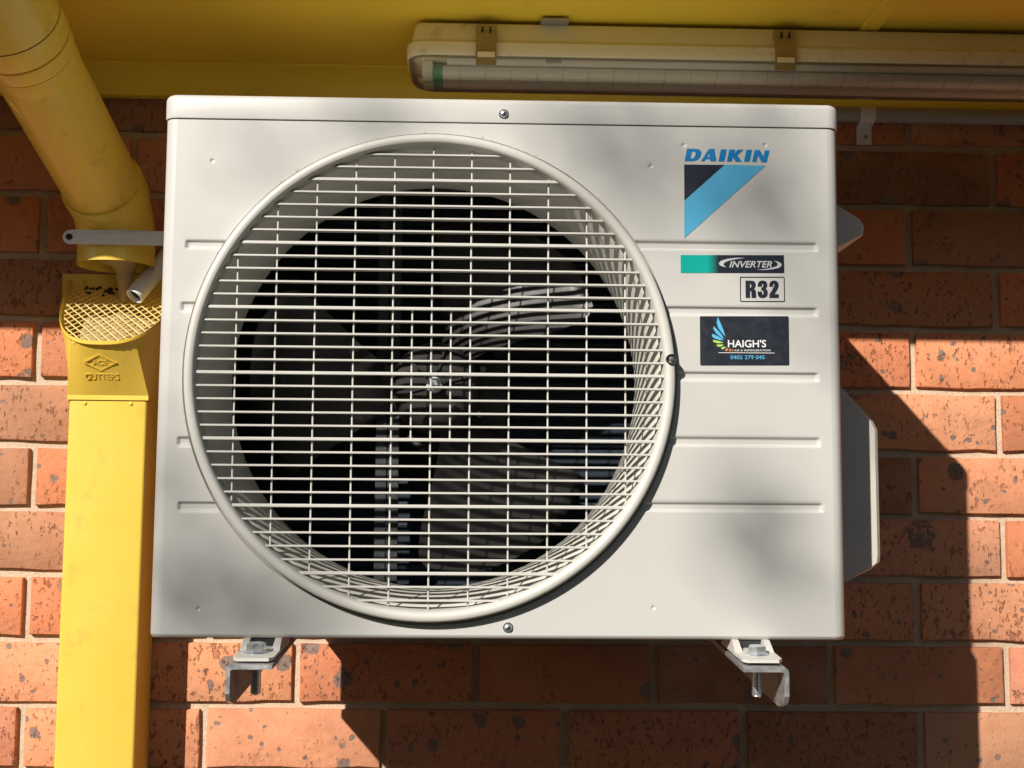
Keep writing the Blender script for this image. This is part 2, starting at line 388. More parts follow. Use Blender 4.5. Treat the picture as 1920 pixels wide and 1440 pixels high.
for key, c_ in {(5, -1): (0.24, 0.135, 0.088), (3, -1): (0.25, 0.13, 0.08), (9, 4): (0.085, 0.045, 0.028), (9, 5): (0.40, 0.13, 0.06),
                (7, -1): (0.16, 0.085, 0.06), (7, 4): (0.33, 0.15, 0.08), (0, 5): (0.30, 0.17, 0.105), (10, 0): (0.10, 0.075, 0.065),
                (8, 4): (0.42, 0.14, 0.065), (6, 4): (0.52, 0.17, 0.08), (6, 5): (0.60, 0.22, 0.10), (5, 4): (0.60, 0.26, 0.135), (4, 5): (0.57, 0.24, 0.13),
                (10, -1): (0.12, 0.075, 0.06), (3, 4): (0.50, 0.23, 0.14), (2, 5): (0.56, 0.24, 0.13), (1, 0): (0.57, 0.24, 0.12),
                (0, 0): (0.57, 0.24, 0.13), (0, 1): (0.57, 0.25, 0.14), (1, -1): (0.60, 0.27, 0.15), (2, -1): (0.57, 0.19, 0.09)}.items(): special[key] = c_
bulk = MB()
rng = random.Random(5)
for r in range(-18, 11):
    for k in range(-12, 15):
        x = XO + (0.12 if r % 2 == 0 else 0.0) + k*PX + (0.0 if r % 2 == 0 else 0.0)
        # even courses: joint at XO + k*PX -> brick centre half a brick on; odd courses: joints shifted half a brick
        if r % 2: x = XO + k*PX + 0.24
        z = ZB + r*PZ
        if r == 10: z -= 0.0
        dx, dz, dy = rng.uniform(-.0012, .0012), rng.uniform(-.0008, .0008), rng.uniform(-.0012, .0010)
        vi = rng.randrange(9); flip = rng.random() < 0.0
        colr = brick_colour(r, k, rng)
        if -1.30 < x < 1.42 and r >= -6:
            o = bpy.data.objects.new('brick', brick_meshes[vi]); sc.collection.objects.link(o); o.parent = wall
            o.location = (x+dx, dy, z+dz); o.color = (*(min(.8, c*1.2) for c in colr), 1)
            o.rotation_euler = (0, rng.uniform(-.004, .004), rng.uniform(-.003, .003))
        elif abs(x) < 3.0:
            mm = variants[vi]
            bulk.add([(p[0]+x+dx, p[1]+dy, p[2]+z+dz) for p in mm.v], mm.f)
o = bulk.build('brick_courses', 'brick', wall, smooth=True, angle=35); o['kind'] = 'stuff'; o.color = (0.60, 0.21, 0.10, 1)
# mortar bed: gently uneven sheet behind the brick faces
mo = MB(); x0, x1, z0, z1 = -1.3, 1.42, 1.0, 2.475; nx, nz = 340, 190
vs_, fs_ = [], []
for j in range(nz+1):
    for i in range(nx+1):
        X = x0+(x1-x0)*i/nx; Z = z0+(z1-z0)*j/nz
        d = noise.noise(Vector((X*30, Z*30, 1.3)))*0.0011 + noise.noise(Vector((X*90, Z*90, 4.3)))*0.0006
        vs_.append((X, 0.0075+d, Z))
for j in range(nz):
    for i in range(nx):
        a = j*(nx+1)+i; fs_.append((a, a+1, a+nx+2, a+nx+1))
mo.add(vs_, fs_)
for lo, hi in (((-3, .0085, 0), (-1.3, .1, 2.6)), ((1.42, .0085, 0), (3.1, .1, 2.6)), ((-1.3, .0085, 0), (1.42, .1, 1.0)), ((-1.3, 0.02, 1.0), (1.42, .1, 2.6))):
    mo.box(lo, hi)
mo.build('mortar', 'mortar', wall, smooth=True, angle=60, fix=False)

# ------------------------------------------------------------------ eave: soffit, cornice, fascia, gutter, roof
SZ = 2.475
eave = bpy.data.objects.new('eave', None); sc.collection.objects.link(eave); eave.location = (0, 0, SZ); eave['kind'] = 'structure'
E0 = (0, 0, SZ)
m_ = MB(E0); m_.box((-3, -0.47, SZ), (0.454, -0.0, SZ+0.006)); m_.build('soffit', 'soffit', eave)
m_ = MB(E0); m_.box((0.460, -0.47, SZ), (3, -0.0, SZ+0.006)); m_.build('soffit', 'soffit', eave)
m_ = MB(E0); prof = [(-0.052, SZ-.0005), (-0.052, SZ-.004), (-0.044, SZ-.006), (-0.030, SZ-.011), (-0.022, SZ-.020), (-0.0165, SZ-.031), (-0.0155, SZ-.037), (-0.002, SZ-.0375), (0.004, SZ-.0005)]
m_.prism(prof, 'x', -3, 3); m_.build('cornice', 'soffit', eave, smooth=True, angle=30)
m_ = MB(E0); m_.prism([(0.4455, SZ-.0003), (0.4475, SZ-.004), (0.4675, SZ-.004), (0.4695, SZ-.0003)], 'y', -0.47, -0.0525); m_.build('cover_strip', 'soffit', eave)
m_ = MB(E0); m_.box((-3, -0.488, SZ-.012), (3, -0.470, SZ+.2)); m_.build('fascia', 'yellow', eave)
gp = [(-0.490, 2.70), (-0.490, 2.556), (-0.580, 2.553), (-0.598, 2.575), (-0.598, 2.69), (-0.606, 2.695), (-0.606, 2.700), (-0.595, 2.700), (-0.595, 2.578), (-0.578, 2.558), (-0.493, 2.561), (-0.493, 2.70)]
m_ = MB(E0); m_.prism(gp, 'x', -3, 3); m_.build('gutter', 'yellow', eave)
m_ = MB(E0); m_.add([(-3.2, -0.55, 2.70), (3.2, -0.55, 2.70), (3.2, 1.4, 3.45), (-3.2, 1.4, 3.45), (-3.2, -0.55, 2.72), (3.2, -0.55, 2.72), (3.2, 1.4, 3.47), (-3.2, 1.4, 3.47)],
                   [(0, 1, 2, 3), (4, 5, 6, 7), (0, 1, 5, 4), (1, 2, 6, 5), (2, 3, 7, 6), (3, 0, 4, 7)]); m_.build('roof', 'roof', eave)

# ------------------------------------------------------------------ air conditioner
W, H, D = 0.675, 0.535, 0.284
FX, FZ = -0.070, 0.2558            # fan centre on the front panel
ac = thing('air_conditioner', (0, -0.497, 1.75), 'ivory outdoor air conditioner unit with a round fan grille, on two steel brackets', 'air conditioner')
ac.rotation_euler = (0, -0.00213, 0)
LIDZ = 0.5095
def smooth01(t_): t_ = max(0, min(1, t_)); return t_*t_*(3-2*t_)
grooves = []                       # x0, x1, z, half height
for x0_, x1_, z_ in ((0.10, 0.313, 0.3878), (0.10, 0.3125, 0.3221), (0.10, 0.3125, 0.2570), (0.10, 0.313, 0.1925), (0.10, 0.3142, 0.1282),
                     (-0.3125, -0.2, 0.3828), (-0.312, -0.2, 0.1257), (-0.3150, -0.3, 0.3211), (-0.3145, -0.3, 0.1886)):
    grooves.append((x0_, x1_, z_))
dimples = [(-0.2897, 0.4676), (0.1472, 0.4684), (-0.2902, 0.028), (0.148, 0.0309), (0.1806, 0.4904), (0.2626, 0.4918)]
HB = 0.0037
def panel_depth(x, z):
    d = 0.0
    for a, b, zc in grooves:
        if abs(z-zc) < 0.009 and a-0.004 < x < b+0.004:
            e = smooth01((x-(a-.002))/.004)*smooth01(((b+.002)-x)/.004)
            u = (z-zc)/HB
            p_ = smooth01((1.35-abs(u))/0.7)
            d = max(d, 0.0028*p_*e)
    for dx_, dz_ in dimples:
        q = math.hypot(x-dx_, z-dz_)
        if q < 0.0022: d = max(d, 0.0013*(1-(q/0.0022)**2))
    return d
xs = set(); zs = set()
def lines(lo, hi, step):
    n_ = max(1, round((hi-lo)/step)); return [lo+(hi-lo)*i/n_ for i in range(n_+1)]
RB = 0.012
for v_ in lines(-W/2+RB, W/2-RB, 0.003): xs.add(round(v_, 5))
for v_ in lines(0.004, LIDZ-0.0001, 0.003): zs.add(round(v_, 5))
for a, b, zc in grooves:
    for u in (-1.4, -1.1, -0.85, -0.6, 0, 0.6, 0.85, 1.1, 1.4): zs.add(round(zc+u*HB, 5))
    for e in (a, b):
        for u in (-.002, 0, .002): xs.add(round(e+u, 5))
for dx_, dz_ in dimples:
    for u in (-.0022, -.0013, -.0006, 0, .0006, .0013, .0022): xs.add(round(dx_+u, 5)); zs.add(round(dz_+u, 5))
def thin(s_):
    out = []
    for v_ in sorted(s_):
        if not out or v_-out[-1] > 0.00035: out.append(v_)
    return out
xs = [x for x in thin(xs) if -W/2+RB-1e-6 <= x <= W/2-RB+1e-6]; zs = thin(zs)
HR = 0.2428                        # opening in the flat of the panel, ring channel inside it
p = MB(); idx = {}
def pv(i, j):
    if (i, j) not in idx:
        x, z = xs[i], zs[j]; d = panel_depth(x, z); q = math.hypot(x-FX, z-FZ)
        cell = max(xs[min(i+1, len(xs)-1)]-xs[max(i-1, 0)], zs[min(j+1, len(zs)-1)]-zs[max(j-1, 0)])*.5
        if q < HR+.0002 or q-HR < cell*.35: x, z = FX+(x-FX)*HR/q, FZ+(z-FZ)*HR/q
        idx[(i, j)] = len(p.v); p.v.append((x, d, z))
    return idx[(i, j)]
for i in range(len(xs)-1):
    for j in range(len(zs)-1):
        if max(math.hypot(a-FX, b-FZ) for a in (xs[i], xs[i+1]) for b in (zs[j], zs[j+1])) <= HR: continue
        p.f.append((pv(i, j), pv(i+1, j), pv(i+1, j+1), pv(i, j+1)))
p.lathe([(HR+.0002, .00015), (HR-.0004, .0012), (HR-.0006, .0040), (.2335, .0042)], (FX, 0, FZ), n=160)
# rolled side edges and bottom lip
for sgn in (-1, 1):
    cols = []
    for a in range(0, 7):
        t_ = R(90*a/6); cols.append((sgn*(W/2-RB+RB*math.sin(t_)), RB-RB*math.cos(t_)))
    cols.append((sgn*W/2, 0.05))
    k = len(p.v)
    for c_ in cols:
        for z in zs: p.v.append((c_[0], c_[1], z))
    nz_ = len(zs)
    for a in range(len(cols)-1):
        for j in range(nz_-1):
            q = (k+a*nz_+j, k+(a+1)*nz_+j, k+(a+1)*nz_+j+1, k+a*nz_+j+1)
            p.f.append(q if sgn > 0 else q[::-1])
bl = [(-W/2, .05), (-W/2, RB)] + [(-W/2+RB-RB*math.sin(R(90-90*a/5)), RB-RB*math.cos(R(90-90*a/5))) for a in range(1, 6)] + \
     [(W/2-RB+RB*math.sin(R(90*a/5)), RB-RB*math.cos(R(90*a/5))) for a in range(0, 5)] + [(W/2, RB), (W/2, .05)]
p.rings([[(x, y, zs[0]) for x, y in bl], [(x*0.9985, y+.0008, zs[0]-.0018) for x, y in bl], [(x*0.996, y+.0025, zs[0]-.0036) for x, y in bl],
         [(x*0.96, y+.018, zs[0]-.0038) for x, y in bl]], closed=False)
front = p.build('front_panel', 'cabinet', ac, smooth=True, angle=180, fix=False)
import bmesh
bm = bmesh.new(); bm.from_mesh(front.data); bad = [f_ for f_ in bm.faces if f_.calc_area() < 4e-9 or all(abs(math.hypot(v_.co.x-FX, v_.co.z-FZ)-HR) < 2e-6 for v_ in f_.verts)]
bmesh.ops.delete(bm, geom=bad, context='FACES')
near = [v_ for v_ in bm.verts if abs(math.hypot(v_.co.x-FX, v_.co.z-FZ)-HR) < .004 and -.0005 < v_.co.y < .0030]
bmesh.ops.remove_doubles(bm, verts=near, dist=0.0004)
bm.to_mesh(front.data); bm.free()
# screws on the panel
def screw(x, y, z, parent):
    s_ = MB(); s_.lathe([(0.0001, -.0032), (.0020, -.0031), (.0034, -.0024), (.0040, -.0012), (.0041, 0.0), (0.0050, 0.0), (.0050, .0008)], (x, y, z), n=20)
    so_ = s_.build('screw', 'zinc', parent, smooth=True, angle=50)
    c_ = MB(); a = .35
    for ang in (a, a+math.pi/2):
        ux, uz = math.cos(ang), math.sin(ang)
        q = [(x+ux*.0023*i-uz*.0005*j, z+uz*.0023*i+ux*.0005*j) for i, j in ((-1, -1), (1, -1), (1, 1), (-1, 1))]
        c_.slab(q, y-.0035, y-.0026)
    c_.build('cross_recess', 'rubber_and_shade', so_)
# lid
def lid_outline(inset, yb=D):
    r_ = RB+0.0015-inset; x_ = W/2+.0015-inset; y0_ = -0.0018+inset; out = []
    for a in range(0, 7): t_ = R(90*a/6); out.append((-x_+r_-r_*math.cos(t_), y0_+r_-r_*math.sin(t_)))
    for a in range(0, 7): t_ = R(90-90*a/6); out.append((x_-r_+r_*math.cos(t_), y0_+r_-r_*math.sin(t_)))
    out += [(x_, yb), (-x_, yb)]
    return out
l_ = MB(); rows = []
for z, ins_ in ((LIDZ+.0004, .0012), (LIDZ+.0008, .0002), (LIDZ+.002, 0), (H-.006, 0)): rows.append([(x, y, z) for x, y in lid_outline(ins_)])
for a in range(1, 6):
    t_ = R(90*a/5); rows.append([(x, y, H-.006+.006*math.sin(t_)) for x, y in lid_outline(.006*(1-math.cos(t_)))])
l_.rings(rows, False, True); lid = l_.build('lid', 'cabinet', ac, smooth=True, angle=50)
screw(-0.0004, -0.0018, 0.519, lid); screw(0.0074, 0.0, 0.0112, front)
# casing: sides, back with coil opening, base pan, partition
c_ = MB(); b_ = .0012
c_.box((-W/2, .0505, .002), (-W/2+b_, D, LIDZ+.002)); c_.build('side_panel', 'cabinet', ac)
c_ = MB(); c_.box((W/2-b_, .0505, .002), (W/2, D, LIDZ+.002)); c_.build('side_panel', 'cabinet', ac)
c_ = MB(); c_.box((-W/2+.002, .018, .0015), (W/2-.002, D-.001, .004)); c_.box((-W/2+.002, .05, .004), (-W/2+.006, D-.002, .03)); c_.build('base_pan', 'cabinet', ac)
c_ = MB(); c_.box((0.170, .02, .005), (0.172, D-.02, .505)); c_.box((0.172, D-.003, .005), (W/2-.002, D-.001, .505)); c_.build('partition', 'dark', ac)
c_ = MB(); c_.box((-W/2+.0015, D-.0009, .005), (W/2-.0015, D-.0001, .51)); c_.build('back_panel', 'dark', ac)
# coil
c_ = MB(); c_.box((-W/2+.03, D-.030, .02), (.168, D-.012, .5)); coil = c_.build('coil', 'fin', ac)
for i in range(20):
    z = 0.035+i*0.0238
    t_ = MB(); t_.tube([(-W/2+.03, D-.031, z), (.168, D-.031, z)], .0042, 8); t_.build('coil_tube', 'fin', coil, smooth=True)
c_ = MB(); c_.box((-W/2+.012, .06, .02), (-W/2+.026, D-.03, .5)); c_.build('coil', 'fin', ac)
# shroud (bell mouth)
s_ = MB()
prof = [(.2375, .0045), (.2320, .0050), (.2275, .0085), (.2235, .018), (.2195, .030), (.2160, .046), (.2137, .064), (.2128, .080), (.2125, .100), (.2131, .104), (.2165, .104), (.2180, .085), (.225, .040), (.2375, .0062)]
s_.lathe(prof, (FX, 0, FZ), n=144); s_.build('fan_shroud', 'plastic', ac, smooth=True, angle=60)
# grille ring with bars
gr = MB()
prof = [(.2392, .0040), (.2394, -.0085), (.2388, -.0112), (.2372, -.0126), (.2345, -.0130), (.2318, -.0126), (.2302, -.0112), (.2290, -.0080), (.2280, -.0030), (.2272, .0040),
        (.2286, .0040), (.2302, -.0050), (.2318, -.0095), (.2345, -.0105), (.2370, -.0090), (.2376, .0040)]
gr.lathe(prof+[prof[0]], (FX, 0, FZ), n=160)
grille = gr.build('grille', 'plastic', ac, smooth=True, angle=50)
n_ = MB(); nx_, nz_ = 0.1633, 0.2721
n_.lathe([(.0001, -.0128), (.0030, -.0128), (.0040, -.0135), (.0045, -.0152), (.0050, -.0153), (.0052, -.0120), (.0052, -.0015)], (nx_+.0015, 0, nz_), n=24); n_.build('screw_recess', 'rubber_and_shade', grille, smooth=True)
n_ = MB(); n_.lathe([(.0001, -.0145), (.0022, -.0142), (.0028, -.0126)], (nx_+.0015, 0, nz_), n=16); n_.build('screw', 'zinc', grille, smooth=True)
PH, PV, RI = 0.01287, 0.0382, 0.2292
for n in range(-17, 18):
    z = n*PH; thick = 0.0017 if n % 5 == 0 else 0.0011
    hl = math.sqrt(RI*RI-z*z); hb = math.sqrt(max(1e-6, .2276**2-z*z))
    b_ = MB(); rings_ = []
    for sx_ in (-1, 1):
        rings_.append([(FX+sx_*hl, -.0072, FZ+z-thick*.6), (FX+sx_*hl, -.0072, FZ+z+thick*.6), (FX+sx_*hl, -.0064, FZ+z+thick), (FX+sx_*hb, .0004, FZ+z+.0008), (FX+sx_*hb, .0004, FZ+z-.0008), (FX+sx_*hl, -.0064, FZ+z-thick)])
    b_.rings(rings_, True, True); b_.build('horizontal_bar', 'plastic', grille)
vb = [(k*PV, -1, 1) for k in range(-5, 6)]
for xo_, _, _ in vb:
    hl = math.sqrt(RI*RI-xo_*xo_) - 0.002
    b_ = MB(); b_.tube([(FX+xo_, -.0022, FZ-hl), (FX+xo_, -.0022, FZ+hl)], .00092, 8); b_.build('vertical_bar', 'plastic', grille, smooth=True)
for xo_ in (-PV/2, PV/2):
    b_ = MB(); b_.tube([(FX+xo_, -.0022, FZ-5*PH), (FX+xo_, -.0022, FZ+5*PH)], .00092, 8); b_.build('vertical_bar', 'plastic', grille, smooth=True)
# fan
fan_c = (FX, 0.118, FZ)
f_ = MB(); f_.lathe([(.0001, -.012), (.030, -.012), (.040, -.009), (.046, -.002), (.048, .010), (.050, .055), (.044, .057)], fan_c, n=48)
fan = f_.build('fan', 'hub', ac, smooth=True, angle=50)
for k in range(6):
    a = R(60*k+15); b_ = MB(); ux, uz = math.cos(a), math.sin(a)
    q = [(FX+ux*i-uz*j, FZ+uz*i+ux*j) for i, j in ((.012, -.0012), (.042, -.0012), (.042, .0012), (.012, .0012))]
    b_.slab(q, fan_c[1]-.0145, fan_c[1]-.0095); b_.build('hub_rib', 'hub', fan)
b_ = MB(); b_.lathe([(.0001, -.026), (.004, -.026), (.0045, -.024), (.0045, -.019), (.0085, -.0185), (.009, -.017), (.009, -.012), (.014, -.0118), (.0145, -.010)], fan_c, n=24); b_.build('hub_nut', 'zinc', fan, smooth=True, angle=40)
def blade(phi):
    b_ = MB(); nu, nv = 16, 14; top, bot = [], []
    for i in range(nu+1):
        u = i/nu; r_ = .046+u*(.2035-.046)
        lead = phi + R(-20 - 20*math.sin(u*1.5)**1.2 + 10*u*u); trail = phi + R(26 + 14*u - 6*u*u)
        if u > .9: sh = (u-.9)/.1; lead += R(13)*sh*sh; trail -= R(10)*sh*sh
        for j in range(nv+1):
            v_ = j/nv; a = lead+(trail-lead)*v_
            y = fan_c[1] + .002 + (.058-.004*u)*v_ + .008*u*u + .003*math.sin(math.pi*v_)
            P_ = (FX+r_*math.cos(a), y, FZ+r_*math.sin(a))
            top.append(P_); bot.append((P_[0], y+.0022, P_[2]))
    n1 = nv+1; base = len(top); fs = []
    for i in range(nu):
        for j in range(nv):
            q = (i*n1+j, i*n1+j+1, (i+1)*n1+j+1, (i+1)*n1+j); fs.append(q); fs.append(tuple(base+t for t in reversed(q)))
    edge = [(i*n1) for i in range(nu+1)]+[nu*n1+j for j in range(1, nv+1)]+[i*n1+nv for i in range(nu-1, -1, -1)]+[j for j in range(nv-1, 0, -1)]
    for i in range(len(edge)): a, c2 = edge[i], edge[(i+1) % len(edge)]; fs.append((a, c2, base+c2, base+a))
    b_.add(top+bot, fs); b_.build('blade', 'fan', fan, smooth=True, angle=60)
for k in range(3): blade(R(57+120*k))
# motor and stand
m_ = MB(); m_.lathe([(.0001, .058), (.040, .058), (.046, .062), (.046, .10), (.040, .106), (.0001, .106)], fan_c, n=36); m_.build('motor', 'motor', ac, smooth=True, angle=40)
for xr in (-.137, -.1235):
    m_ = MB(); y_ = .186
    m_.prism([(xr, y_), (xr+.012, y_), (xr+.012, y_+.012), (xr+.0105, y_+.012), (xr+.0105, y_+.0015), (xr+.0015, y_+.0015), (xr+.0015, y_+.012), (xr, y_+.012)], 'z', .005, .50); m_.build('stand_rail', 'galv_shade_colour', ac)
m_ = MB(); m_.prism([(-.006, .205), (.008, .205), (.008, .217), (.0065, .217), (.0065, .2065), (-.006, .2065)], 'z', .005, .50); m_.build('stand_rail', 'galv_shade_colour', ac)
m_ = MB(); m_.box((-.137, .199, .215), (.008, .204, .295)); m_.build('motor_plate', 'dark', ac)
for sx_, sz_ in ((-.118, .232), (-.022, .232), (-.118, .286), (-.018, .283)):
    m_ = MB(); m_.lathe([(.0001, -.006), (.0035, -.006), (.004, -.004), (.004, 0)], (sx_, .196, sz_), n=10); m_.build('motor_bolt', 'zinc', ac, smooth=True)
m_ = MB(); m_.tube([(-.10, .185, .205), (-.085, .175, .192), (-.06, .18, .196), (-.04, .176, .203), (-.02, .186, .21)], .0035, 8); m_.build('motor_cable', 'rubber_and_shade', ac, smooth=True, angle=180)
# side service cover and grip on the right side
s_ = MB()
poly0 = [(W/2, .285), (W/2, .040), (.3925, .0655), (.4005, .072), (.4015, .080), (.4012, .212), (.3965, .2215)]
y0_, y1_ = .093, .235
s_.rings([[(x if x <= W/2 else x-.004, y0_, z) for x, z in poly0], [(x, y0_+.004, z) for x, z in poly0], [(x, y1_, z) for x, z in poly0]], True, True)
s_.build('service_cover', 'cover', ac, smooth=True, angle=25)
s_ = MB()
poly0 = [(W/2, .470), (.3875, .4405), (.3925, .432), (.391, .4225), (W/2, .395)]
s_.rings([[(x if x <= W/2 else x-.003, .097, z) for x, z in poly0], [(x, .100, z) for x, z in poly0], [(x, .21, z) for x, z in poly0]], True, True)
s_.build('hand_grip', 'cover', ac, smooth=True, angle=25)
# feet at the front
for cx_ in (-0.2275, 0.2420):
    f_ = MB(); T = 0.0717
    def fz(y): return -0.0165 + (y+.063)*T + .0012      # follows the sloping bracket
    w0, w1 = .0195, .0185
    out = [(cx_-w1+.004, -.058), (cx_+w1-.004, -.058), (cx_+w1, -.052), (cx_+w0, .045), (cx_-w0, .045), (cx_-w1, -.052)]
    f_.rings([[(x, y, fz(y)) for x, y in out], [(x, y, fz(y)+.0030) for x, y in out]], True, True)
    for s0 in (-1, 1):
        x_a, x_b = cx_+s0*.0190, cx_+s0*.0110
        f_.rings([[(x_a, -.026, fz(-.026)), (x_b, -.026, fz(-.026)), (x_b, .04, fz(.04)), (x_a, .04, fz(.04))],
                  [(x_a-s0*.001, -.004, .0005), (x_b+s0*.001, -.004, .0005), (x_b, .04, .0015), (x_a, .04, .0015)]], True, True)
    foot = f_.build('foot', 'plastic', ac, smooth=True, angle=30)
    f_ = MB(); f_.box((cx_-.0175, .004, fz(.004)+.004), (cx_+.0175, .035, .0012)); f_.build('foot_block', 'rubber_and_shade', foot)

# lettering and labels on the front panel (artwork grid: 0.537 mm per unit)
def A(u, v_): return (0.2314+(u-1380)*0.000536, 0.3785-(v_-480)*0.000538+(u-1380)*0.0000058)
def A1(pts, sc_, ou, ov): return [A(ou+a/sc_, ov+b/sc_) for a, b in pts]
LY = -0.0004
LOGO = [
 [[(190,298),(225,128),(330,128),(372,133),(402,148),(418,172),(416,205),(402,240),(378,270),(340,291),(295,298)], [(268,262),(290,165),(318,165),(336,174),(342,195),(334,225),(318,250),(296,262)]],
 [[(410,298),(520,130),(598,130),(622,298),(540,298),(535,270),(478,270),(462,298)], [(498,238),(530,238),(523,190)]],
 [[(648,300),(685,135),(765,135),(728,300)]],
 [[(762,302),(800,137),(880,137),(866,195),(912,137),(995,137),(905,215),(968,303),(880,303),(845,238),(828,303)]],
 [[(995,303),(1032,140),(1108,140),(1072,303)]],
 [[(1105,305),(1145,143),(1215,143),(1262,235),(1282,145),(1345,147),(1305,310),(1235,310),(1185,215),(1165,305)]]]
for loops in LOGO:
    t_ = MB(); t_.flat([A1(lp, 7.2, 1260, 260) for lp in loops], LY); t_.build('logo_letter', 'blue', ac, fix=False)
t_ = MB(); t_.flat([[A(1285.5, 308), A(1285.5, 377), A(1362, 308.3)]], LY); t_.build('logo_emblem', 'navy', ac, fix=False)
t_ = MB(); t_.flat([[A(1362, 308.3), A(1285.5, 377), A(1285, 447.5), A(1439, 309.5)]], LY); t_.build('logo_emblem', 'sky_blue', ac, fix=False)
def text(parent, body, box, y, mat, name, bold=0.0, shear=0.0, spacing=1.0, k=6.2625, ou=1260, ov=470):
    vs0, fs0 = text_polys(body, bold, shear, spacing)
    x0_, y0_, x1_, y1_ = box
    t_ = MB()
    vs2 = []
    for p_ in vs0:
        u = ou+(x0_+(x1_-x0_)*p_[0])/k; v_ = ov+(y1_+(y0_-y1_)*p_[1])/k
        X, Z = A(u, v_); vs2.append((X, y, Z))
    fs2 = []
    for f in fs0:
        a, b, c = [Vector(vs2[i]) for i in f[:3]]
        fs2.append(f if (b-a).cross(c-a).y < 0 else f[::-1])
    t_.add(vs2, fs2); return t_.build(name, mat, parent, fix=False)
Q = lambda pts: A1(pts, 6.2625, 1260, 470)
t_ = MB(); t_.flat([Q([(112, 58), (1322, 58), (1324, 268), (112, 268)])], LY); badge = t_.build('inverter_badge', 'badge', ac, fix=False)
text(badge, 'INVERTER', (680, 128, 1182, 205), LY-.0002, 'silver', 'badge_lettering', 0.018, 0.28)
t_ = MB(); t_.flat([Q([(870, 92), (760, 90), (660, 102), (585, 125), (557, 152), (568, 178), (605, 194), (648, 201), (618, 182), (612, 162), (640, 138), (700, 118), (780, 103)])], LY-.0002)
t_.flat([Q([(1200, 124), (1255, 136), (1293, 158), (1294, 184), (1262, 208), (1190, 224), (1090, 233), (990, 231), (1100, 222), (1190, 206), (1240, 186), (1250, 162), (1232, 142)])], LY-.0002)
t_.build('badge_swoosh', 'silver', badge, fix=False)
o_ = rrect(803, 312, 1327, 607, 16); i_ = rrect(813, 322, 1317, 597, 10)
t_ = MB(); t_.flat([Q(o_), Q(i_)], LY); lab = t_.build('refrigerant_label', 'navy', ac, fix=False)
R32 = [[[(868,358),(938,358),(966,364),(982,380),(987,405),(984,432),(966,455),(982,466),(988,485),(991,560),(937,560),(934,492),(930,481),(919,479),(919,560),(868,560)], [(919,396),(929,397),(935,406),(935,430),(930,439),(919,441)]],
       [[(1011,428),(1012,400),(1024,372),(1045,359),(1070,356),(1098,362),(1116,378),(1123,402),(1120,430),(1102,452),(1121,469),(1128,500),(1122,530),(1108,550),(1070,562),(1034,556),(1016,538),(1009,512),(1010,486),(1059,486),(1061,514),(1069,524),(1076,515),(1078,492),(1071,475),(1051,472),(1051,440),(1069,436),(1075,420),(1074,400),(1067,392),(1060,400),(1060,428)]],
       [[(1145,428),(1146,400),(1158,374),(1178,360),(1200,356),(1226,360),(1246,376),(1256,402),(1252,438),(1228,482),(1206,516),(1256,516),(1256,560),(1145,560),(1146,520),(1185,456),(1203,422),(1203,400),(1197,392),(1191,402),(1190,428)]]]
for loops in R32:
    t_ = MB(); t_.flat([Q(lp) for lp in loops], LY); t_.build('label_lettering', 'navy', lab, fix=False)
t_ = MB(); t_.slab(Q(rrect(332, 775, 1368, 1347, 14)), LY, 0.0003); stk = t_.build('installer_sticker', 'sticker', ac)
SY = LY-.0002
text(stk, "HAIGH'S", (655, 1050, 1100, 1138), SY, 'white', 'sticker_lettering', 0.014, 0.0, 1.0)
text(stk, 'AIR & REFRIGERATION', (727, 1163, 1150, 1184), SY, 'white', 'sticker_lettering', 0.004, 0.0, 1.1)
text(stk, '0402 279 045', (683, 1231, 1080, 1276), SY, 'feather_blue', 'sticker_lettering', 0.006)
t_ = MB(); t_.flat([Q([(545, 1196), (1198, 1201), (1198, 1207), (545, 1202)])], SY); t_.build('sticker_rule', 'white', stk, fix=False)
FE = [('feather_blue', [(540,785),(527,845),(543,910),(588,970),(628,1017),(607,945),(575,865)]),
      ('feather_blue', [(490,890),(487,925),(520,975),(572,1018),(611,1046),(580,985),(530,930)]),
      ('feather_blue', [(475,978),(470,1010),(500,1035),(555,1050),(606,1058),(562,1020),(512,995)]),
      ('feather_green', [(478,1050),(490,1078),(540,1091),(606,1086),(560,1065)]),
      ('feather_green', [(520,1108),(540,1131),(580,1127),(608,1107),(560,1103)]),
      ('feather_green', [(572,1143),(590,1163),(616,1151),(637,1130),(600,1132)]),
      ('feather_orange', [(620,1174),(640,1150),(662,1150),(640,1184)]),
      ('feather_orange', [(664,1183),(676,1156),(694,1157),(684,1184)]),
      ('feather_orange', [(697,1183),(706,1161),(719,1163),(706,1186)])]
for mm_, pts in FE:
    t_ = MB(); t_.flat([Q(pts)], SY); t_.build('sticker_feather', mm_, stk, fix=False)

